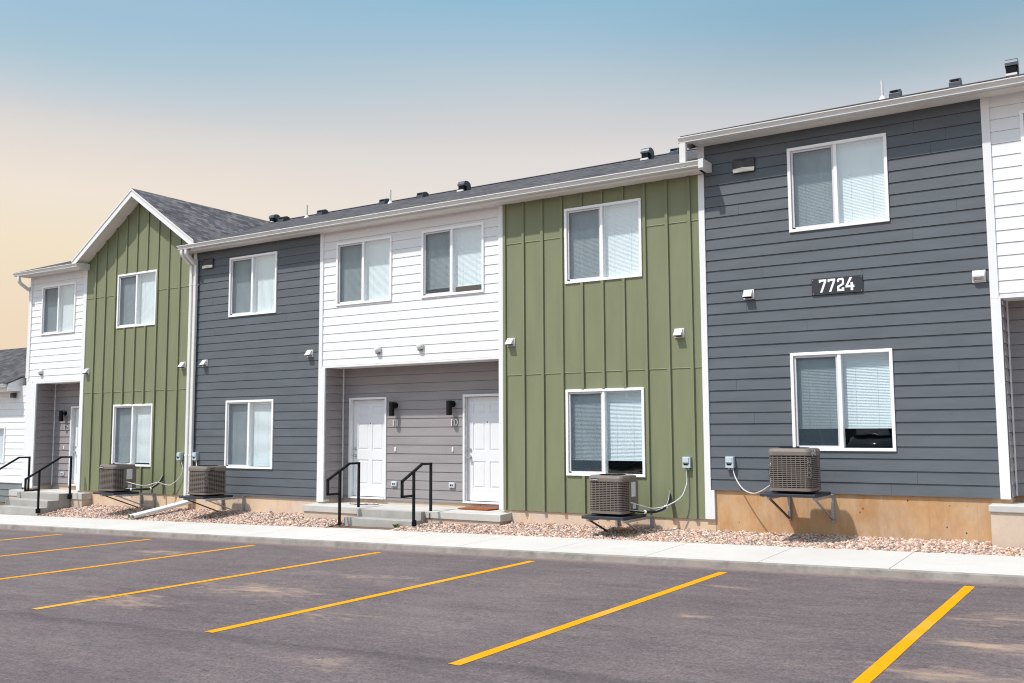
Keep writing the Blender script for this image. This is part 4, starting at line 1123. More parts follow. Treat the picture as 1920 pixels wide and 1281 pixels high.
mb = MB(); mb.quad((-5.6, 0.03, 1.0), (-5.6, 9.3, 1.0), (-5.6, 9.3, 9.0), (-5.6, 0.03, 6.6)); mb.quad((-5.6, 9.3, 0), (4.5, 9.3, 0), (4.5, 9.3, 6.7), (-5.6, 9.3, 6.7))
mb.quad((3.1, 0.0, 0), (3.1, 9.3, 0), (3.1, 9.3, 6.7), (3.1, 0.0, 6.7))
obj('outer_wall', mb, 'white', br_)
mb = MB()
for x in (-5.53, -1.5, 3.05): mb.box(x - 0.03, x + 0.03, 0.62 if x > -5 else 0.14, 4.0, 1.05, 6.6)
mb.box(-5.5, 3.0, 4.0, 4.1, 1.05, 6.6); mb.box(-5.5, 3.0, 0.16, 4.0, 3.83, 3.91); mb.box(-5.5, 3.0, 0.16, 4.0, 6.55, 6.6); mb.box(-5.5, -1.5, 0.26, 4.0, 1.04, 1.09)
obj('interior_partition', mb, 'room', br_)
SLr = 0.337; ZEr = 6.70
zr = lambda x, y: ZEr + 0.018 + SLr * (min(y, RYD) + 0.40) - (SLr * (y - RYD) if y > RYD else 0)
rfr = obj('roof', slab([(-5.86, -0.38), (4.6, -0.38), (4.6, RYD), (-5.86, RYD)], zr), 'shX', br_)
obj('roof', slab([(-5.86, RYD), (4.6, RYD), (4.6, 9.8), (-5.86, 9.8)], zr), 'shX', br_)
eave(br_, -5.70, 4.6, ZSr, -5.84, 4.6, 0.10)
# rake overhang on the left end of the tall roof
mb = MB(); mb.prism([(-0.30, ZSr - 0.004), (-0.30, ZSr + 0.10), (RYD, zr(0, RYD) - 0.04), (RYD, zr(0, RYD) - 0.19), (0.0, ZSr - 0.004)], 'x', -5.855, -5.835)
obj('rake_board', mb, 'trim', br_)
mb = MB(); mb.quad((-5.835, 0.0, ZSr + 0.01), (-5.60, 0.0, ZSr + 0.01), (-5.60, RYD, zr(0, RYD) - 0.16), (-5.835, RYD, zr(0, RYD) - 0.16)); obj('rake_soffit', mb, 'soffit', br_)
gutter(br_, -5.89, 4.6, 6.70)
lead = rect_pipe([(-5.825, -0.335, 6.62), (-5.825, -0.335, 6.22)], 0.115, 0.085)
obj('downspout', lead, 'metal_white', br_)
for x, y, k in ((-3.22, 3.2, 'b'), (-2.24, 3.2, 'b')): box_vent(rfr, x, y, zr, 0.17)
hood_vent(rfr, -1.37, 3.2, zr, 0.30); pipe_vent(rfr, -3.45, 3.2, zr, 0.34)

# ================================================================== LOW ANNEX BEYOND THE LEFT END
bl_ = thing('single_storey_annex', 'low white annex with grey shingle roof beyond the left end of the row', 'building', (-28.5, 3.0, 0.0))
AW = (-27.4, -25.62, 1.24, 2.21)
window(bl_, *AW, 0.0, label='window of the low annex, cut by the frame')
obj('white_siding', siding(-31.0, -24.705, 0.74, 3.16, 0.74, 0.176, [opening(AW)], facade(), seed=31, proud=0.013, slot=0.003), 'white', bl_)
obj('slate_siding', siding(-31.0, -24.705, 0.20, 0.715, 0.19, 0.176, (), facade(-0.008), seed=32), 'slate', bl_)
mb = MB(); mb.box(-31.0, -24.71, -0.04, 0.02, 0.715, 0.745); obj('water_table_trim', mb, 'trim', bl_)
mb = MB(); mb.box(-25.3, -24.705, 0.0, 0.03, 3.16, 3.30); obj('frieze', mb, 'trim', bl_)
mb = MB(); mb.box(-31.0, -24.72, 0.03, 0.25, -0.5, 0.22); obj('foundation', mb, 'porchbase', bl_)
mb = MB(); mb.quad((-31, 0, -.4), (-31, 6, -.4), (-31, 6, 3.3), (-31, 0, 3.3)); mb.quad((-31, 6, -.4), (-24.72, 6, -.4), (-24.72, 6, 3.3), (-31, 6, 3.3)); obj('outer_wall', mb, 'white', bl_)
zl = lambda x, y: 3.36 + 0.44 * (min(y, 2.8) + 0.40) - (0.44 * (y - 2.8) if y > 2.8 else 0)
obj('roof', slab([(-31.3, -0.40), (-24.98, -0.40), (-24.98, 0.04), (-24.72, 0.04), (-24.72, 2.8), (-31.3, 2.8)], zl), 'shX', bl_)
obj('roof', slab([(-31.3, 2.8), (-24.72, 2.8), (-24.72, 6.3), (-31.3, 6.3)], zl), 'shX', bl_)
mb = MB(); mb.box(-31.3, -25.02, -0.32, 0.02, 3.15, 3.162); obj('soffit', mb, 'soffit', bl_)
mb = MB(); mb.box(-31.3, -25.02, -0.34, -0.32, 3.14, 3.33); obj('fascia', mb, 'metal_white', bl_)
mb = MB(); mb.prism([(-0.36, 3.15), (-0.36, 3.335), (0.24, 3.61), (0.24, 3.15)], 'x', -25.018, -24.975); obj('rake_board', mb, 'trim', bl_)
gutter(bl_, -31.3, -25.03, 3.335, -0.34)
mb = MB(); mb.box(-25.27, -25.15, -0.13, -0.02, 2.98, 3.11); sl_ = obj('security_camera', mb, 'lampbody', None, bevel=0.01)
tag(sl_, 'small grey box fixture under the low annex eave', 'security light')

# ================================================================== PORCHES AND STEPS
def blk(mb, x0, x1, y0, y1, z0, z1): mb.box(x0, x1, y0, y1, z0, z1)
pm = thing('front_porch', 'wide concrete porch with two steps between the grey and green walls', 'porch', (-11.75, 0, 0.2))
mb = MB()
i = 0
T_ = 0.585; F_ = 0.563
mb.v = [(-14.15, -0.35, F_ - 0.125), (-9.36, -0.35, F_ - 0.125), (-9.36, 0.016, F_ - 0.125), (-14.15, 0.016, F_ - 0.125), (-14.15, -0.35, F_), (-9.36, -0.35, F_), (-9.36, 0.016, 0.578), (-14.15, 0.016, 0.578)]
mb.f = [(0, 3, 2, 1), (4, 5, 6, 7), (0, 1, 5, 4), (1, 2, 6, 5), (2, 3, 7, 6), (3, 0, 4, 7)]
mb.box(-13.895, -9.525, 0.0165, RY + 0.018, 0.40, T_ - 0.006)
obj('slab', mb, 'slab', pm, bevel=0.008)
mb = MB(); mb.box(-14.12, -9.39, -0.325, 0.015, -0.2, F_ - 0.126); obj('base', mb, 'porchbase', pm)
mb = MB(); mb.box(-12.58, -11.02, -0.47, -0.351, 0.0, 0.560); mb.box(-12.66, -11.02, -0.74, -0.471, 0.0, 0.413); obj('step', mb, 'step', pm, bevel=0.012)
pl = thing('front_porch', 'small concrete porch with three steps at the far left white unit', 'porch', (-23, 0, 0.1))
mb = MB(); mb.box(-24.9, -21.70, -0.26, 0.016, 0.40, 0.555); mb.box(-24.23, -22.335, 0.0165, RY + 0.018, 0.40, 0.56); obj('slab', mb, 'slab', pl, bevel=0.008)
mb = MB(); mb.box(-24.9, -21.72, -0.24, 0.014, -0.3, 0.399); obj('base', mb, 'porchbase', pl)
mb = MB(); mb.box(-24.0, -22.17, -0.56, -0.261, -0.1, 0.548); mb.box(-24.0, -22.17, -0.85, -0.561, -0.1, 0.393); mb.box(-24.0, -22.17, -1.10, -0.851, -0.1, 0.235); obj('step', mb, 'step', pl, bevel=0.012)
pr_ = thing('front_porch', 'end of a concrete porch slab at the right frame edge', 'porch', (0.5, 0, 0.5))
mb = MB(); mb.box(-1.645, 3.1, -0.40, 0.476, 0.93, 1.022); obj('slab', mb, 'slab', pr_, bevel=0.012)
mb = MB(); mb.box(-1.625, 3.1, -0.375, 0.015, -0.1, 0.929); obj('base', mb, 'porchbase', pr_)

# handrails ----------------------------------------------------------
def rail(name, label, x, pts, posts, side, foot):
    t = thing(name, label, 'handrail', (x, posts[0][0], posts[0][2]), 'black metal handrails at the porch steps')
    w = 0.04
    mb = MB()
    for a, b in zip(pts[:-1], pts[1:]): mb.bar((x, *a), (x, *b), w)
    for p in pts[1:-1]: mb.box(x - w / 2 + .001, x + w / 2 - .001, p[0] - w / 2, p[0] + w / 2, p[1] - w / 2, p[1] + w / 2)
    obj('handrail_bar', mb, 'black', t)
    for y, zt, zb in posts:
        mb = MB(); mb.bar((x, y, zb), (x, y, zt), w); po = obj('post', mb, 'black', t)
        if foot:
            m = MB(); m.box(x - side * 0.025, x - side * 0.02, y - 0.07, y + 0.05, zb + 0.0, zb + 0.11); obj('anchor_plate', m, 'black', po)
            m = MB()
            for dz in (0.03, 0.08): m.tube([(x + side * 0.02, y - 0.05, zb + dz), (x + side * 0.03, y - 0.05, zb + dz)], 0.008, 8)
            obj('bolt', m, 'steel', po)
    return t
rail('handrail', 'black handrail on the left side of the middle porch steps', -12.70,
     [(-0.29, 1.415), (-0.56, 1.415), (-1.145, 1.128), (-1.145, 0.857), (-0.82, 0.857)], [(-0.29, 1.435, 0.57), (-0.82, 1.27, 0.26)], 1, False)
rail('handrail', 'black handrail on the right side of the middle porch steps', -10.93,
     [(-0.30, 1.43), (-0.56, 1.43), (-1.13, 1.14), (-1.13, 0.872), (-0.80, 0.872)], [(-0.30, 1.45, 0.43), (-0.80, 1.29, 0.33)], -1, True)
rail('handrail', 'black handrail on the right side of the far left steps', -22.13,
     [(-0.30, 1.437), (-0.565, 1.443), (-1.445, 0.942), (-1.445, 0.675), (-1.11, 0.675)], [(-0.30, 1.457, 0.41), (-1.11, 1.14, 0.12)], -1, True)
rail('handrail', 'black handrail cut by the left frame edge, in front of the low annex', -24.04,
     [(-0.24, 1.41), (-0.52, 1.41), (-1.40, 0.91), (-1.40, 0.64), (-1.06, 0.64)], [(-0.24, 1.43, 0.44), (-1.06, 1.10, 0.1)], 1, False)

# mats ----------------------------------------------------------------
mb = MB(); a0 = [(0.34 * math.cos(2 * math.pi * k / 32), 0.20 * math.sin(2 * math.pi * k / 32)) for k in range(32)]
mb.prism([(x - 13.02, y + 0.23) for x, y in a0], 'z', 0.586, 0.598)
tag(obj('doormat', mb, 'mat_round'), 'oval patterned doormat in front of door number 11', 'doormat')
mb = MB(); mb.prism([(-10.62, 0.12), (-9.92, 0.08), (-9.90, 0.44), (-10.60, 0.48)], 'z', 0.586, 0.606)
tag(obj('doormat', mb, 'mat_rust'), 'rust-orange coir doormat in front of door number 10', 'doormat')

# ================================================================== WALL FIXTURES
GV = 'white vent hoods on the front walls'
# square louvred dryer hood, prototype built around its wall point
v = thing('vent_hood', 'x', 'vent', local=True, group=GV)
mb = MB(); mb.box(-0.085, 0.085, -0.028, -0.010, -0.075, 0.075); obj('base_plate', mb, 'metal_white', v, bevel=0.004)
mb = MB(); mb.prism([(-0.028, 0.070), (-0.040, 0.070), (-0.125, -0.035), (-0.125, -0.045), (-0.028, -0.045)], 'x', -0.072, 0.062); obj('hood', mb, 'metal_white', v, bevel=0.004)
mb = MB(); mb.box(-0.062, 0.052, -0.115, -0.03, -0.058, -0.0455); obj('damper_opening', mb, 'void', v)
vent_sq = v
for x, z, l in ((-4.915, 4.125, 'white vent hood on the right dark wall, left of the 7724 sign'),
                (-6.087, 3.590, 'white vent hood on the green wall beside the tall dark block'),
                (-9.335, 3.618, 'white vent hood at the left edge of the middle green wall'),
                (-14.317, 3.654, 'white vent hood at the right edge of the left dark wall'),
                (-17.592, 3.593, 'white vent hood on the left dark wall beside the twin downspouts'),
                (-22.028, 3.566, 'white vent hood at the left edge of the gabled green wall'),
                (-18.345, 3.576, 'white vent hood on the gabled green wall touching the downspouts')):
    dup(vent_sq, (x, 0, z), l, GV)
v = thing('louvred_vent', 'white vent with a slotted lower face near the right white corner board', 'vent', local=True, group=GV)
mb = MB(); mb.box(-0.085, 0.085, -0.028, -0.010, -0.085, 0.085); obj('base_plate', mb, 'metal_white', v, bevel=0.004)
mb = MB(); mb.prism([(-0.028, 0.078), (-0.035, 0.078), (-0.095, 0.01), (-0.095, -0.01), (-0.06, -0.065), (-0.028, -0.065)], 'x', -0.075, 0.075); obj('hood', mb, 'metal_white', v, bevel=0.003)
mb = MB()
for k in range(3):
    for j in range(8): mb.box(-0.06 + j * 0.0155, -0.05 + j * 0.0155, -0.090 + 0.008 * k, -0.06, -0.024 - 0.014 * k, -0.016 - 0.014 * k)
obj('slot', mb, 'rust', v)
v.location = (-1.66, 0, 4.112)
# round bathroom caps
v = thing('round_vent_cap', 'x', 'vent', local=True, group='round white vent caps over the porches')
mb = MB(); nseg = 16
for k in range(7):
    a = k / 6 * math.pi / 2
    for j in range(nseg):
        t_ = 2 * math.pi * j / nseg; r_ = 0.078 * math.cos(a) + 0.002
        mb.v.append((r_ * math.cos(t_), -0.03 - 0.075 * math.sin(a) - 0.02 * (math.sin(t_) < 0) * 0, r_ * math.sin(t_)))
    if k:
        for j in range(nseg):
            l = (j + 1) % nseg; b_ = (k - 1) * nseg; mb.f.append((b_ + j, b_ + l, b_ + nseg + l, b_ + nseg + j))
mb.f.append(tuple((6 * nseg) + j for j in range(nseg)))
obj('cap', mb, 'metal_white', v, smooth=True)
mb = MB(); mb.tube([(0, -0.010, 0), (0, -0.030, 0)], 0.070, 16); obj('collar', mb, 'metal_white', v)
mb = MB(); mb.box(-0.05, 0.05, -0.06, -0.031, -0.082, -0.066); obj('damper_opening', mb, 'void', v)
for x, z, l in ((-12.459, 3.645, 'left one of two round white caps above the middle porch'), (-11.402, 3.655, 'right one of two round white caps above the middle porch'),
                (-24.04, 3.635, 'round white vent cap above the far left porch')):
    dup(v, (x, 0, z), l, 'round white vent caps over the porches')
# wall packs
v = thing('wall_light', 'x', 'wall light', local=True, group='bronze faceted wall lights near the roofline')
w, h = 0.355, 0.225; d = 0.17
mb = MB(); mb.box(-w / 2, w / 2, -0.045, -0.008, -h / 2, h / 2); obj('back_box', mb, 'lampbody', v, bevel=0.004)
A = [(-w / 2, -0.045, h / 2), (w / 2, -0.045, h / 2), (w / 2, -0.045, -h / 2), (-w / 2, -0.045, -h / 2)]
cT = (0.0, -0.135, h / 2 - 0.075); cM = (0, -0.135, -0.052)
mL, mR = (-w / 2, -0.05, -0.045), (w / 2, -0.05, -0.045)
mb = MB()
mb.quad(A[0], cT, A[1]); mb.quad(A[0], mL, cM, cT); mb.quad(cT, cM, mR, A[1])
obj('housing', mb, 'lampbody', v)
mb = MB(); bL, bR, bM = (-w / 2 + 0.01, -0.047, -h / 2 + 0.006), (w / 2 - 0.01, -0.047, -h / 2 + 0.006), (0, -0.095, -h / 2 + 0.012)
mb.quad(mL, bL, bM, (0, -0.132, -0.053)); mb.quad((0, -0.132, -0.053), bM, bR, mR); mb.quad(bL, bR, bM)
obj('lens', mb, 'lens', v)
dup(v, (-4.94, 0, 6.185), 'bronze faceted wall light high on the right dark wall', 'bronze faceted wall lights near the roofline')
dup(v, (-17.57, 0, 5.87), 'bronze faceted wall light high on the left dark wall by the downspouts', 'bronze faceted wall lights near the roofline')
# cylinder porch sconces
v = thing('porch_sconce', 'x', 'wall light', local=True, group='black cylinder sconces in the porches')
mb = MB(); mb.tube([(0, -0.006, 0.0), (0, -0.03, 0.0)], 0.062, 18); obj('back_plate', mb, 'black', v)
mb = MB(); mb.tube([(0, -0.03, 0.0), (0, -0.09, 0.0)], 0.022, 10); obj('arm', mb, 'black', v)
mb = MB(); mb.tube([(0, -0.14, -0.215), (0, -0.14, 0.065)], 0.056, 22); obj('cylinder_shade', mb, 'black', v, bevel=0.003)
mb = MB(); mb.tube([(0, -0.14, -0.219), (0, -0.14, -0.214)], 0.046, 18); obj('glass_ring', mb, 'lens', v)
for x, z, l in ((-12.455, 2.55, 'black cylinder sconce right of door 11 above the number 11'), (-11.025, 2.55, 'black cylinder sconce left of door 10 above the number 10'), (-23.73, 2.55, 'black cylinder sconce in the far left porch')):
    dup(v, (x, RY, z), l, 'black cylinder sconces in the porches')
# numbers
for s_, x, z, y in (('11', -12.452, 2.193, RY), ('10', -11.0, 2.19, RY), ('12', -23.68, 2.175, RY)):
    mb = place_text(text_mb(s_, 0.185, 0.004), (x, y - 0.026, z), '-y', 1.12)
    tag(obj('unit_number', mb, 'numberplate'), {'11': 'brushed metal unit number 11 below the sconce', '10': 'bright metal unit number 10 below the sconce', '12': 'metal unit number 12 in the far left porch'}[s_], 'house number', 'unit numbers beside the doors')
# door bells and outlets
v = thing('doorbell', 'x', 'doorbell', local=True, group='doorbells beside the doors')
mb = MB(); mb.box(-0.018, 0.018, -0.032, -0.008, -0.042, 0.042); obj('bell_plate', mb, 'vinyl', v, bevel=0.006)
mb = MB(); mb.tube([(0, -0.032, 0), (0, -0.037, 0)], 0.009, 10); obj('button', mb, 'lens', v)
for x, z, l in ((-12.45, 1.672, 'small white doorbell right of door 11'), (-11.024, 1.678, 'small white doorbell left of door 10'), (-23.73, 1.657, 'small white doorbell in the far left porch')):
    dup(v, (x, RY, z), l, 'doorbells beside the doors')
v = thing('outdoor_outlet', 'x', 'outlet', local=True, group='covered outlets low on the porch walls')
mb = MB(); mb.box(-0.070, 0.070, -0.048, -0.008, -0.05, 0.05); obj('cover', mb, 'alu', v, bevel=0.012)
mb = MB(); mb.box(-0.042, 0.045, -0.052, -0.047, -0.026, 0.026); obj('socket_face', mb, 'boxgrey', v)
mb = MB(); mb.box(-0.032, -0.006, -0.0545, -0.0515, -0.016, 0.016); mb.box(0.008, 0.034, -0.0545, -0.0515, -0.016, 0.016); obj('socket', mb, 'void', v)
for x, z, l in ((-12.468, 0.985, 'grey covered outlet low on the wall right of door 11'), (-11.036, 0.995, 'grey covered outlet low on the wall left of door 10'), (-23.74, 0.966, 'grey covered outlet low in the far left porch')):
    dup(v, (x, RY, z), l, 'covered outlets low on the porch walls')
# disconnect boxes
GD = 'grey electrical disconnect boxes near the condensers'
def disconnect(loc, label, pts, r=0.0105, extra=None):
    x, z = loc
    t = thing('disconnect_box', label, 'electrical box', (x, 0, z), GD)
    mb = MB(); mb.box(x - 0.066, x + 0.066, -0.092, -0.012, z - 0.088, z + 0.088); bx = obj('enclosure', mb, 'boxgrey', t, bevel=0.006)
    mb = MB(); mb.box(x - 0.052, x + 0.045, -0.104, -0.0925, z - 0.005, z + 0.075); obj('flap', mb, 'boxgrey', t, bevel=0.004)
    mb = MB(); mb.box(x - 0.055, x + 0.040, -0.1065, -0.0925, z - 0.012, z - 0.005); mb.box(x - 0.04, x + 0.026, -0.0950, -0.0925, z - 0.045, z - 0.022); obj('warning_label', mb, 'black', t)
    if pts:
        mb = MB(); mb.tube(smooth_path(pts, 6), r, 8); obj('conduit', mb, 'conduit', t, smooth=True)
    mb = MB(); mb.tube([(x - 0.02, -0.05, z - 0.115), (x - 0.02, -0.05, z - 0.085)], 0.016, 8); mb.tube([(x + 0.02, -0.05, z - 0.12), (x + 0.02, -0.05, z - 0.085)], 0.014, 8); obj('connector', mb, 'galv', t)
    return t
disconnect((-5.99, 1.512), 'grey disconnect box on the green wall with conduit looping to the condenser',
    [(-6.01, -0.05, 1.43), (-6.0, -0.05, 1.223), (-6.01, -0.07, 1.133), (-6.071, -0.14, 0.964), (-6.272, -0.25, 0.828), (-6.453, -0.4, 0.792), (-6.546, -0.6, 0.847), (-6.68, -0.72, 0.90)])
disconnect((-5.277, 1.523), 'grey disconnect box on the right dark wall with conduit looping to the condenser',
    [(-5.235, -0.05, 1.44), (-5.192, -0.08, 1.298), (-5.039, -0.2, 1.133), (-4.826, -0.4, 1.079), (-4.632, -0.6, 1.12), (-4.42, -0.78, 1.225)])
disconnect((-18.34, 1.485), 'grey disconnect box on the gabled green wall left of the downspouts',
    [(-18.30, -0.05, 1.40), (-18.22, -0.05, 1.22), (-18.237, -0.05, 1.135), (-18.323, -0.06, 0.998), (-18.542, -0.12, 0.837), (-18.674, -0.2, 0.852), (-18.781, -0.3, 0.892), (-18.934, -0.45, 0.835), (-18.99, -0.6, 0.841), (-19.30, -0.75, 0.92)])
disconnect((-17.80, 1.49), 'grey disconnect box on the left dark wall right of the downspouts',
    [(-17.76, -0.05, 1.42), (-17.72, -0.08, 1.30), (-17.5, -0.2, 1.1), (-17.1, -0.32, 1.0), (-16.8, -0.40, 0.98)])
# refrigerant hoses
def hose(label, pts):
    t = thing('refrigerant_hose', label, 'hose', pts[0], 'black insulated hoses behind the condensers')
    mb = MB(); mb.tube(smooth_path(pts, 6), 0.024, 9); obj('insulation', mb, 'hose', t, smooth=True)
    sp = smooth_path([(a, b - 0.028, c + 0.012) for a, b, c in pts], 6); mb = MB(); mb.tube(sp, 0.005, 6); obj('control_wire', mb, 'pvc', t)
    mb = MB()
    for k in (2, 4): 
        p = Vector(pts[k]); d = (Vector(pts[k]) - Vector(pts[k - 1])).normalized(); mb.tube([p - d * 0.015, p + d * 0.015], 0.030, 9)
    obj('cable_tie', mb, 'vinyl', t)
hose('black insulated hose from the green wall to the condenser under its window', [(-6.318, 0.0, 1.045), (-6.286, -0.1, 0.921), (-6.298, -0.22, 0.808), (-6.392, -0.4, 0.749), (-6.486, -0.6, 0.752), (-6.70, -0.72, 0.775)])
hose('black insulated hose from the gabled green wall to its condenser', [(-18.955, 0.0, 1.05), (-18.947, -0.12, 0.88), (-19.013, -0.3, 0.758), (-19.054, -0.5, 0.744), (-19.18, -0.7, 0.750), (-19.40, -0.74, 0.77)])
hose('black insulated hose behind the right condenser on the dark wall', [(-4.56, 0.0, 1.60), (-4.55, -0.15, 1.58), (-4.54, -0.35, 1.50), (-4.52, -0.45, 1.35), (-4.46, -0.55, 1.26), (-4.36, -0.62, 1.24)])

# condensers -----------------------------------------------------------
GC = 'taupe air-conditioner condensers on wall brackets'
def rrect(hw, hd, r, n=5):
    pts = []
    for cx, cy, a0 in ((hw - r, hd - r, 0), (-hw + r, hd - r, 90), (-hw + r, -hd + r, 180), (hw - r, -hd + r, 270)):
        for k in range(n + 1):
            a = R(a0 + 90 * k / n); pts.append((cx + r * math.cos(a), cy + r * math.sin(a)))
    return pts
def condenser(label, loc, brand, badge, panel, rough_corner=False, badge_face='-y'):
    x0, y0, z0 = loc
    t = thing('condenser', label, 'air conditioner', loc, GC)
    hw, hd, H, r = 0.30, 0.285, 0.61, 0.075
    def loop(mb, pts_in, pts_out, za, zb):
        n = len(pts_in); i = len(mb.v)
        mb.v += [(x0 + p[0], y0 + p[1], z0 + z) for z in (za, zb) for p in pts_in] + [(x0 + p[0], y0 + p[1], z0 + z) for z in (za, zb) for p in pts_out]
        for k in range(n):
            l = (k + 1) % n
            mb.f += [(i + k, i + n + k, i + n + l, i + l), (i + 2 * n + k, i + 2 * n + l, i + 3 * n + l, i + 3 * n + k), (i + n + k, i + 3 * n + k, i + 3 * n + l, i + n + l), (i + k, i + l, i + 2 * n + l, i + 2 * n + k)]
    o_, i_ = rrect(hw, hd, r), rrect(hw - 0.008, hd - 0.008, r - 0.008)
    mb = MB(); mb.prism([(x0 + p[0], y0 + p[1]) for p in rrect(hw - 0.03, hd - 0.03, r - 0.02)], 'z', z0 + 0.025, z0 + H - 0.03); obj('coil', mb, 'coil', t)
    mb = MB(); mb.prism([(x0 + p[0], y0 + p[1]) for p in rrect(hw - 0.02, hd - 0.02, r)], 'z', z0 - 0.0, z0 + 0.022); obj('feet_gap', mb, 'void', t)  # near-black colour stands in for shade in the gap around the feet
    mb = MB(); nr = 17; zA, zB = 0.055, H - 0.10; pit = (zB - zA) / nr
    for k in range(nr + 1): loop(mb, i_, o_, zA + pit * k - 0.0062, zA + pit * k + 0.0062)
    # uprights
    def upright(px, py, w, along):
        if along == 'x': mb.box(x0 + px - w / 2, x0 + px + w / 2, y0 + py - 0.004, y0 + py + 0.004, z0 + zA, z0 + zB)
        else: mb.box(x0 + px - 0.004, x0 + px + 0.004, y0 + py - w / 2, y0 + py + w / 2, z0 + zA, z0 + zB)
    nc = 7
    for k in range(nc + 1):
        px = -hw + r + (2 * hw - 2 * r) * k / nc
        for sy in (-1, 1): upright(px, sy * (hd - 0.005), 0.008, 'x')
        py = -hd + r + (2 * hd - 2 * r) * k / nc
        for sx in (-1, 1): upright(sx * (hw - 0.005), py, 0.008, 'y')
    obj('grille', mb, 'grille', t)
    mb = MB(); loop(mb, i_, rrect(hw + 0.004, hd + 0.004, r + 0.004), 0.018, 0.052); obj('base_ring', mb, 'cabinet', t); mb = MB()
    # top hood: sloped rounded shoulder with a rim
    rings = [(hw + 0.006, hd + 0.006, r + 0.006, H - 0.095), (hw + 0.007, hd + 0.007, r + 0.007, H - 0.045), (hw - 0.006, hd - 0.006, r, H - 0.012), (hw - 0.03, hd - 0.03, r, H)]
    nP = len(o_); i = len(mb.v)
    for a, b, c, z in rings: mb.v += [(x0 + p[0], y0 + p[1], z0 + z) for p in rrect(a, b, c)]
    for q in range(3):
        for k in range(nP):
            l = (k + 1) % nP; mb.f.append((i + q * nP + k, i + q * nP + l, i + (q + 1) * nP + l, i + (q + 1) * nP + k))
    # top with fan hole
    j = len(mb.v); cir = []
    for k in range(nP):
        p = rrect(hw, hd, r)[k]; a = math.atan2(p[1], p[0]); mb.v.append((x0 + 0.21 * math.cos(a), y0 + 0.21 * math.sin(a), z0 + H - 0.004))
    for k in range(nP):
        l = (k + 1) % nP; mb.f.append((i + 3 * nP + k, i + 3 * nP + l, j + l, j + k))
    obj('cabinet', mb, 'cabinet', t)
    mb = MB()
    for rr in (0.06, 0.11, 0.16, 0.205):
        ring = [(x0 + rr * math.cos(2 * math.pi * k / 24), y0 + rr * math.sin(2 * math.pi * k / 24), z0 + H + 0.006) for k in range(25)]
        mb.tube(ring, 0.003, 5, False)
    for k in range(12):
        a = 2 * math.pi * k / 12; mb.bar((x0 + 0.03 * math.cos(a), y0 + 0.03 * math.sin(a), z0 + H + 0.008), (x0 + 0.215 * math.cos(a), y0 + 0.215 * math.sin(a), z0 + H + 0.002), 0.004)
    obj('fan_guard', mb, 'black', t)
    if brand:   # plain corner strip carrying the maker's letters
        c = math.sqrt(0.5); cx, cy = x0 + hw - r + r * c, y0 - hd + r - r * c
        mb = MB()
        for s_ in (-1, 1): pass
        n_ = Vector((c, -c, 0)); a_ = Vector((c, c, 0)); P0 = Vector((cx, cy, z0)) + n_ * 0.003
        q = [P0 + a_ * -0.028 + Vector((0, 0, 0.20)), P0 + a_ * 0.028 + Vector((0, 0, 0.20)), P0 + a_ * 0.028 + Vector((0, 0, 0.485)), P0 + a_ * -0.028 + Vector((0, 0, 0.485))]
        mb.quad(*q); mb.quad(*[p - n_ * 0.01 for p in q][::-1])
        for k in range(4): mb.quad(q[k], q[(k + 1) % 4], q[(k + 1) % 4] - n_ * 0.01, q[k] - n_ * 0.01)
        obj('corner_strip', mb, 'cabinet', t)
        L_ = MB()
        for k, ch in enumerate(brand):
            m = place_text(text_mb(ch, 0.074, 0.001), (cx + 0.0045 * c, cy - 0.0045 * c, z0 + 0.445 - 0.068 * k), 'd', 0.95)
            i = len(L_.v); L_.v += m.v; L_.f += [tuple(a + i for a in f_) for f_ in m.f]
        obj('lettering', L_, 'void', t)
    if badge:
        bcol = 'black' if badge_face == '-y' else 'black'
        if badge_face == '-y':
            bx, by = x0 - 0.175, y0 - hd - 0.006
            mb = MB(); mb.box(bx - 0.062, bx + 0.062, by - 0.008, by, z0 + H - 0.092, z0 + H - 0.045); bo = obj('badge', mb, 'black', t)
            obj('badge_lettering', place_text(text_mb(badge, 0.034, 0.001), (bx, by - 0.010, z0 + H - 0.069), '-y', 0.95), 'signwhite', bo)
        else:
            bx, by = x0 + hw + 0.006, y0 - 0.12
            mb = MB(); mb.box(bx, bx + 0.008, by - 0.062, by + 0.062, z0 + H - 0.092, z0 + H - 0.045); bo = obj('badge', mb, 'black', t)
            obj('badge_lettering', place_text(text_mb(badge, 0.034, 0.001), (bx + 0.0095, by, z0 + H - 0.069), '+x', 0.95), 'yellowlabel', bo)
    if panel:   # service panel on the right rear with stickers
        mb = MB(); mb.box(x0 + hw - 0.01, x0 + hw + 0.012, y0 - 0.05, y0 + hd - 0.01, z0 + 0.05, z0 + H - 0.095); sp = obj('service_panel', mb, 'cabinet', t, bevel=0.004)
        mb = MB(); mb.box(x0 + hw + 0.012, x0 + hw + 0.0145, y0 + 0.02, y0 + 0.17, z0 + 0.27, z0 + 0.50); obj('sticker', mb, 'label', sp); mb = MB(); mb.box(x0 + hw + 0.012, x0 + hw + 0.0145, y0 + 0.06, y0 + 0.17, z0 + 0.08, z0 + 0.15); obj('sticker', mb, 'label', sp)
    if rough_corner:
        mb = MB(); rr = random.Random(5)
        for k in range(16):
            a = (x0 + hw + 0.006 + rr.uniform(-0.002, 0.004), y0 - hd + 0.10 + rr.uniform(-0.05, 0.14), z0 + H - 0.05 + rr.uniform(-0.035, 0.03)); s_ = rr.uniform(0.01, 0.028)
            mb.quad((a[0], a[1] - s_, a[2]), (a[0] + 0.006, a[1], a[2] - s_), (a[0], a[1] + s_, a[2] + 0.004), (a[0] + 0.002, a[1], a[2] + s_))
        obj('torn_wrap', mb, 'label', t)
    return t
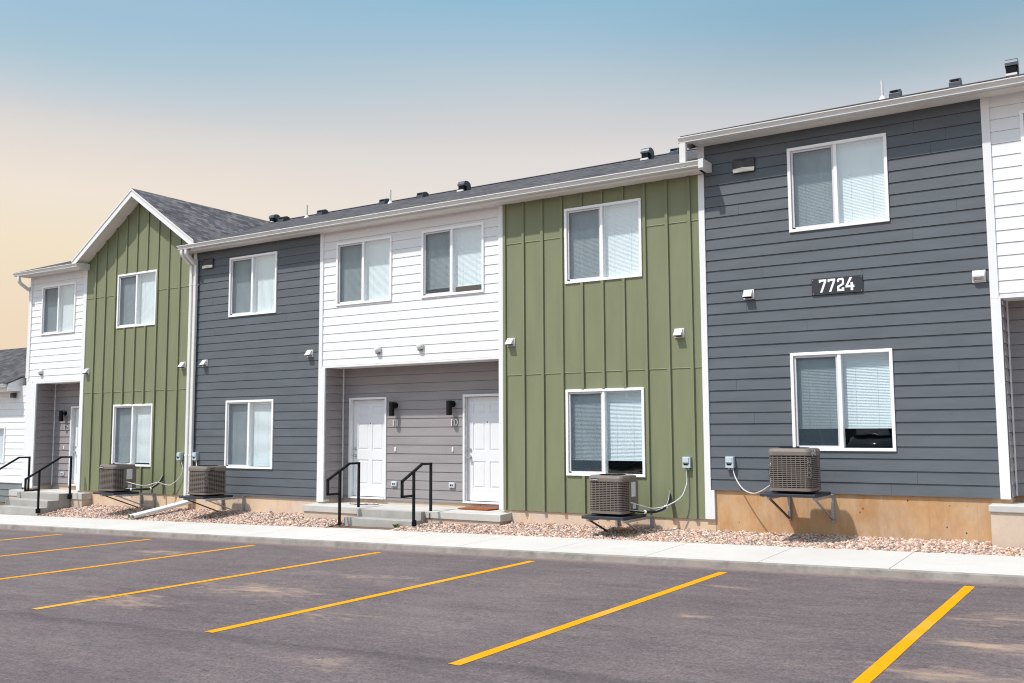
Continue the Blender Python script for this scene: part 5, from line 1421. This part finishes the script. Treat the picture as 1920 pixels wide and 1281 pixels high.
def bracket(label, x0, x1, yf, yb, zt, braces, th=0.045):
    t = thing('condenser_bracket', label, 'wall bracket', ((x0 + x1) / 2, 0, zt - 0.4), 'steel wall brackets under the condensers')
    mb = MB(); mb.box(x0, x1, yf, yb, zt - th, zt); obj('platform', mb, 'pad', t, bevel=0.008)
    for k, bx in enumerate(braces):
        mb = MB(); mb.box(bx - 0.02, bx + 0.02, -0.035, 0.018, zt - 0.45, zt - th + 0.0); mb.box(bx - 0.018, bx + 0.018, yf + 0.03, 0.0, zt - th - 0.042, zt - th - 0.002); obj('bracket_arm', mb, 'galv', t)
        mb = MB(); mb.bar((bx, yf + 0.10, zt - th - 0.03), (bx, -0.03, zt - 0.42), 0.028, 0.022); obj('brace', mb, 'rust' if k == 0 else 'galv', t)
        mb = MB()
        for dz in (0.12, 0.27, 0.40): mb.tube([(bx, -0.034, zt - dz), (bx, -0.045, zt - dz)], 0.009, 6)
        obj('bolt', mb, 'steel', t)
    return t
bracket('dark platform on steel brackets against the orange foundation at the right', -4.50, -3.72, -1.03, -0.20, 1.125, (-4.39, -3.745))
condenser('condenser at the right dark wall with vertical corner lettering and torn wrap', (-4.07, -0.745, 1.150), 'YORK', None, False, True)
bracket('dark platform on steel brackets under the middle green window', -7.36, -6.63, -1.07, -0.22, 0.69, (-7.266, -6.64))
condenser('condenser in front of the middle green wall with a black and white front badge', (-6.985, -0.70, 0.712), None, 'LUXAIRE', True)
bracket('dark platform on steel brackets below the left dark wall window', -17.05, -16.27, -1.07, -0.28, 0.69, (-16.92, -16.24))
condenser('condenser beside the twin downspouts with corner lettering and olive badge', (-16.60, -0.70, 0.707), 'YORK', 'LUXAIRE', False, False, '+x')
bracket('grey platform on steel brackets under the gable window', -20.06, -19.28, -1.07, -0.40, 0.68, (-19.75, -19.26))
condenser('far condenser under the gable window with paper stickers on its side', (-19.665, -0.72, 0.700), None, 'LUXAIRE', True)

# house number sign -----------------------------------------------------
t = thing('house_number_sign', 'charcoal sign reading 7724 in white on the right dark wall', 'sign', (-3.571, 0, 4.155))
X0, X1, Z0_, Z1_ = -3.941, -3.201, 4.030, 4.278
mb = MB(); mb.box(X0, X1, -0.030, -0.017, Z0_, Z1_); obj('plate', mb, 'sign', t, bevel=0.002)
def glyph(polys, x, z, w, h):
    mb = MB()
    for p in polys: mb.prism([(x + a * w, z + b * h) for a, b in p], 'y', -0.0335, -0.0302)
    return mb
seven = [[(0, 1), (1, 1), (1, 0.84), (0, 0.84)], [(0, 0.84), (0.24, 0.84), (0.24, 0.76), (0, 0.76)], [(0.70, 0.84), (1, 0.84), (0.42, 0), (0.12, 0)]]
two = [[(0.0, 0.70), (0.30, 0.70), (0.30, 0.84), (0.14, 0.98), (0.0, 0.86)], [(0.14, 0.98), (0.30, 0.84), (0.70, 0.84), (0.86, 1.0), (0.30, 1.0)], [(0.70, 0.84), (0.70, 0.58), (1, 0.50), (1, 0.88), (0.86, 1.0)],
       [(1, 0.50), (0.70, 0.58), (0.0, 0.40), (0.0, 0.16), (0.30, 0.30)], [(0, 0.16), (0.30, 0.16), (0.30, 0.30), (0.15, 0.30)], [(0, 0), (1, 0), (1, 0.16), (0, 0.16)], [(0.66, 0.16), (1, 0.16), (1, 0.27), (0.66, 0.27)]]
four = [[(0.50, 1), (0.80, 1), (0.30, 0.42), (0.0, 0.36)], [(0, 0.24), (1.0, 0.24), (1.0, 0.40), (0, 0.40)], [(0.58, 0), (0.86, 0), (0.86, 0.24), (0.58, 0.24)], [(0.58, 0.40), (0.86, 0.40), (0.86, 0.62), (0.58, 0.62)]]
for pol, x, w in ((seven, -3.832, 0.110), (seven, -3.702, 0.110), (two, -3.566, 0.100), (four, -3.448, 0.128)):
    # lift overlapping pieces by a hair so no two faces coincide
    mb = MB()
    for k, p in enumerate(pol): mb.prism([(x + a * w, 4.062 + b * 0.195) for a, b in p], 'y', -0.0335 - 0.0002 * k, -0.0302)
    obj('digit', mb, 'signwhite', t)
mb = MB()
for x in (X0 + 0.02, X1 - 0.02):
    for z in (Z0_ + 0.02, Z1_ - 0.02): mb.tube([(x, -0.030, z), (x, -0.034, z)], 0.006, 8)
obj('screw', mb, 'steel', t)


# ================================================================== ACROSS THE LOT (mirrored in the window glass)
bo_ = thing('apartment_row', 'grey and white apartment row on the far side of the parking lot behind the viewpoint', 'apartment building', (-12, -48, 0.0))
YB = -44.0
def faceS(u, d, z): return (u, YB + d, z)
mats = ['dark', 'white', 'green', 'white', 'dark', 'taupe']
xx = -52.0
k = 0
while xx < 30:
    wdt = 5.5; wins = [(xx + 1.6, xx + 3.4, 1.0, 2.5), (xx + 1.6, xx + 3.4, 4.2, 5.6)]
    obj('wall_panel', siding(xx, xx + wdt - 0.1, -0.6, 6.0, 0.1, 0.35, wins, lambda u, d, z: (u, YB + d, z), False), mats[k % 6], bo_)
    for o in wins:
        mb = MB(); mb.box(o[0], o[1], YB - 0.1, YB - 0.02, o[2], o[3]); w_ = obj('window', mb, 'void', bo_)
        mb = MB()
        for a_, b_, c_, d_ in ((o[0], o[1], o[3] - 0.06, o[3]), (o[0], o[1], o[2], o[2] + 0.06), (o[0], o[0] + 0.06, o[2] + .06, o[3] - .06), (o[1] - 0.06, o[1], o[2] + .06, o[3] - .06)): mb.box(a_, b_, YB - 0.02, YB + 0.04, c_, d_)
        obj('window_frame', mb, 'vinyl', w_)
    mb = MB(); mb.box(xx + wdt - 0.1, xx + wdt, YB - 0.1, YB + 0.03, -0.6, 6.0); obj('corner_trim', mb, 'trim', bo_)
    xx += wdt; k += 1
mb = MB(); mb.prism([(YB + 0.45, 6.0), (YB + 0.45, 6.12), (YB - 4.5, 7.9), (YB - 9.4, 6.1), (YB - 9.4, 6.0)], 'x', -52.5, 30.5); obj('roof', mb, 'shX', bo_)
mb = MB(); mb.box(-52, 30, YB - 9, YB - 0.12, -1.0, 5.99); obj('outer_wall', mb, 'white', bo_)

# dark car parked beside the viewpoint, nose towards the building
cx, cy = -6.9, -17.6
cz = LZ(cx, cy)
car = thing('parked_car', 'dark blue car parked behind the viewpoint, mirrored in the lower right window', 'car', (cx, cy, cz))
M['carpaint'] = varied('dark_blue_car_paint', (0.010, 0.016, 0.026), 0.05, (1, 1, 1), 2, 0.12, 0, spec=0.8)
M['carglass'] = varied('car_glass', (0.012, 0.018, 0.020), 0.05, (1, 1, 1), 2, 0.04, 0, spec=0.9)
M['tyre'] = varied('tyre_rubber', (0.02, 0.02, 0.02), 0.1, (1, 1, 1), 20, 0.85, 0)
def loft(secs, n=None):
    mb = MB(); L = len(secs[0])
    for sct in secs: mb.v += [(cx + p[0], cy + p[1], cz + p[2]) for p in sct]
    for q in range(len(secs) - 1):
        for j in range(L):
            l = (j + 1) % L; mb.f.append((q * L + j, q * L + l, (q + 1) * L + l, (q + 1) * L + j))
    mb.f.append(tuple(range(L))[::-1]); mb.f.append(tuple((len(secs) - 1) * L + j for j in range(L)))
    return mb
def sec(y, hw, zb, zt, r=0.12):
    return [(-hw + r, y, zb), (hw - r, y, zb), (hw, y, zb + r), (hw * 1.0, y, (zb + zt) / 2), (hw * 0.97, y, zt - r), (hw - r * 1.6, y, zt), (-hw + r * 1.6, y, zt), (-hw * 0.97, y, zt - r), (-hw, y, (zb + zt) / 2), (-hw, y, zb + r)]
o = obj('body', loft([sec(2.32, 0.70, 0.38, 0.72), sec(2.22, 0.84, 0.28, 0.92), sec(1.5, 0.92, 0.24, 1.04), sec(0.9, 0.93, 0.24, 1.10), sec(-1.9, 0.93, 0.24, 1.12), sec(-2.25, 0.88, 0.28, 1.05), sec(-2.35, 0.78, 0.40, 0.85)]), 'carpaint', car, smooth=True)
o = obj('windows', loft([sec(1.05, 0.80, 1.00, 1.12, 0.05), sec(0.25, 0.72, 1.04, 1.66, 0.10), sec(-1.3, 0.71, 1.04, 1.68, 0.10), sec(-2.1, 0.74, 1.04, 1.14, 0.05)]), 'carglass', car, smooth=True)
o = obj('roof', loft([sec(0.25, 0.62, 1.655, 1.70, 0.02), sec(-0.4, 0.64, 1.675, 1.735, 0.02), sec(-1.35, 0.62, 1.66, 1.71, 0.02)]), 'carpaint', car, smooth=True)
for sx in (-1, 1):
    for yy in (1.45, -1.4):
        mb = MB(); mb.tube([(cx + sx * 0.78, cy + yy, cz + 0.335), (cx + sx * 0.955, cy + yy, cz + 0.335)], 0.335, 28); wh = obj('wheel', mb, 'tyre', car)
        mb = MB(); mb.tube([(cx + sx * 0.955, cy + yy, cz + 0.335), (cx + sx * 0.965, cy + yy, cz + 0.335)], 0.22, 20); obj('rim', mb, 'steel', wh)
    mb = MB(); mb.box(cx + sx * 0.95 - 0.09, cx + sx * 0.95 + 0.09, cy + 0.72, cy + 0.84, cz + 1.06, cz + 1.19); obj('wing_mirror', mb, 'carpaint', car, bevel=0.02)
    mb = MB(); mb.box(cx + sx * 0.62 - 0.15, cx + sx * 0.62 + 0.15, cy + 2.18, cy + 2.30, cz + 0.68, cz + 0.80); obj('headlight', mb, 'alu', car, bevel=0.02)

bpy.context.view_layer.update()
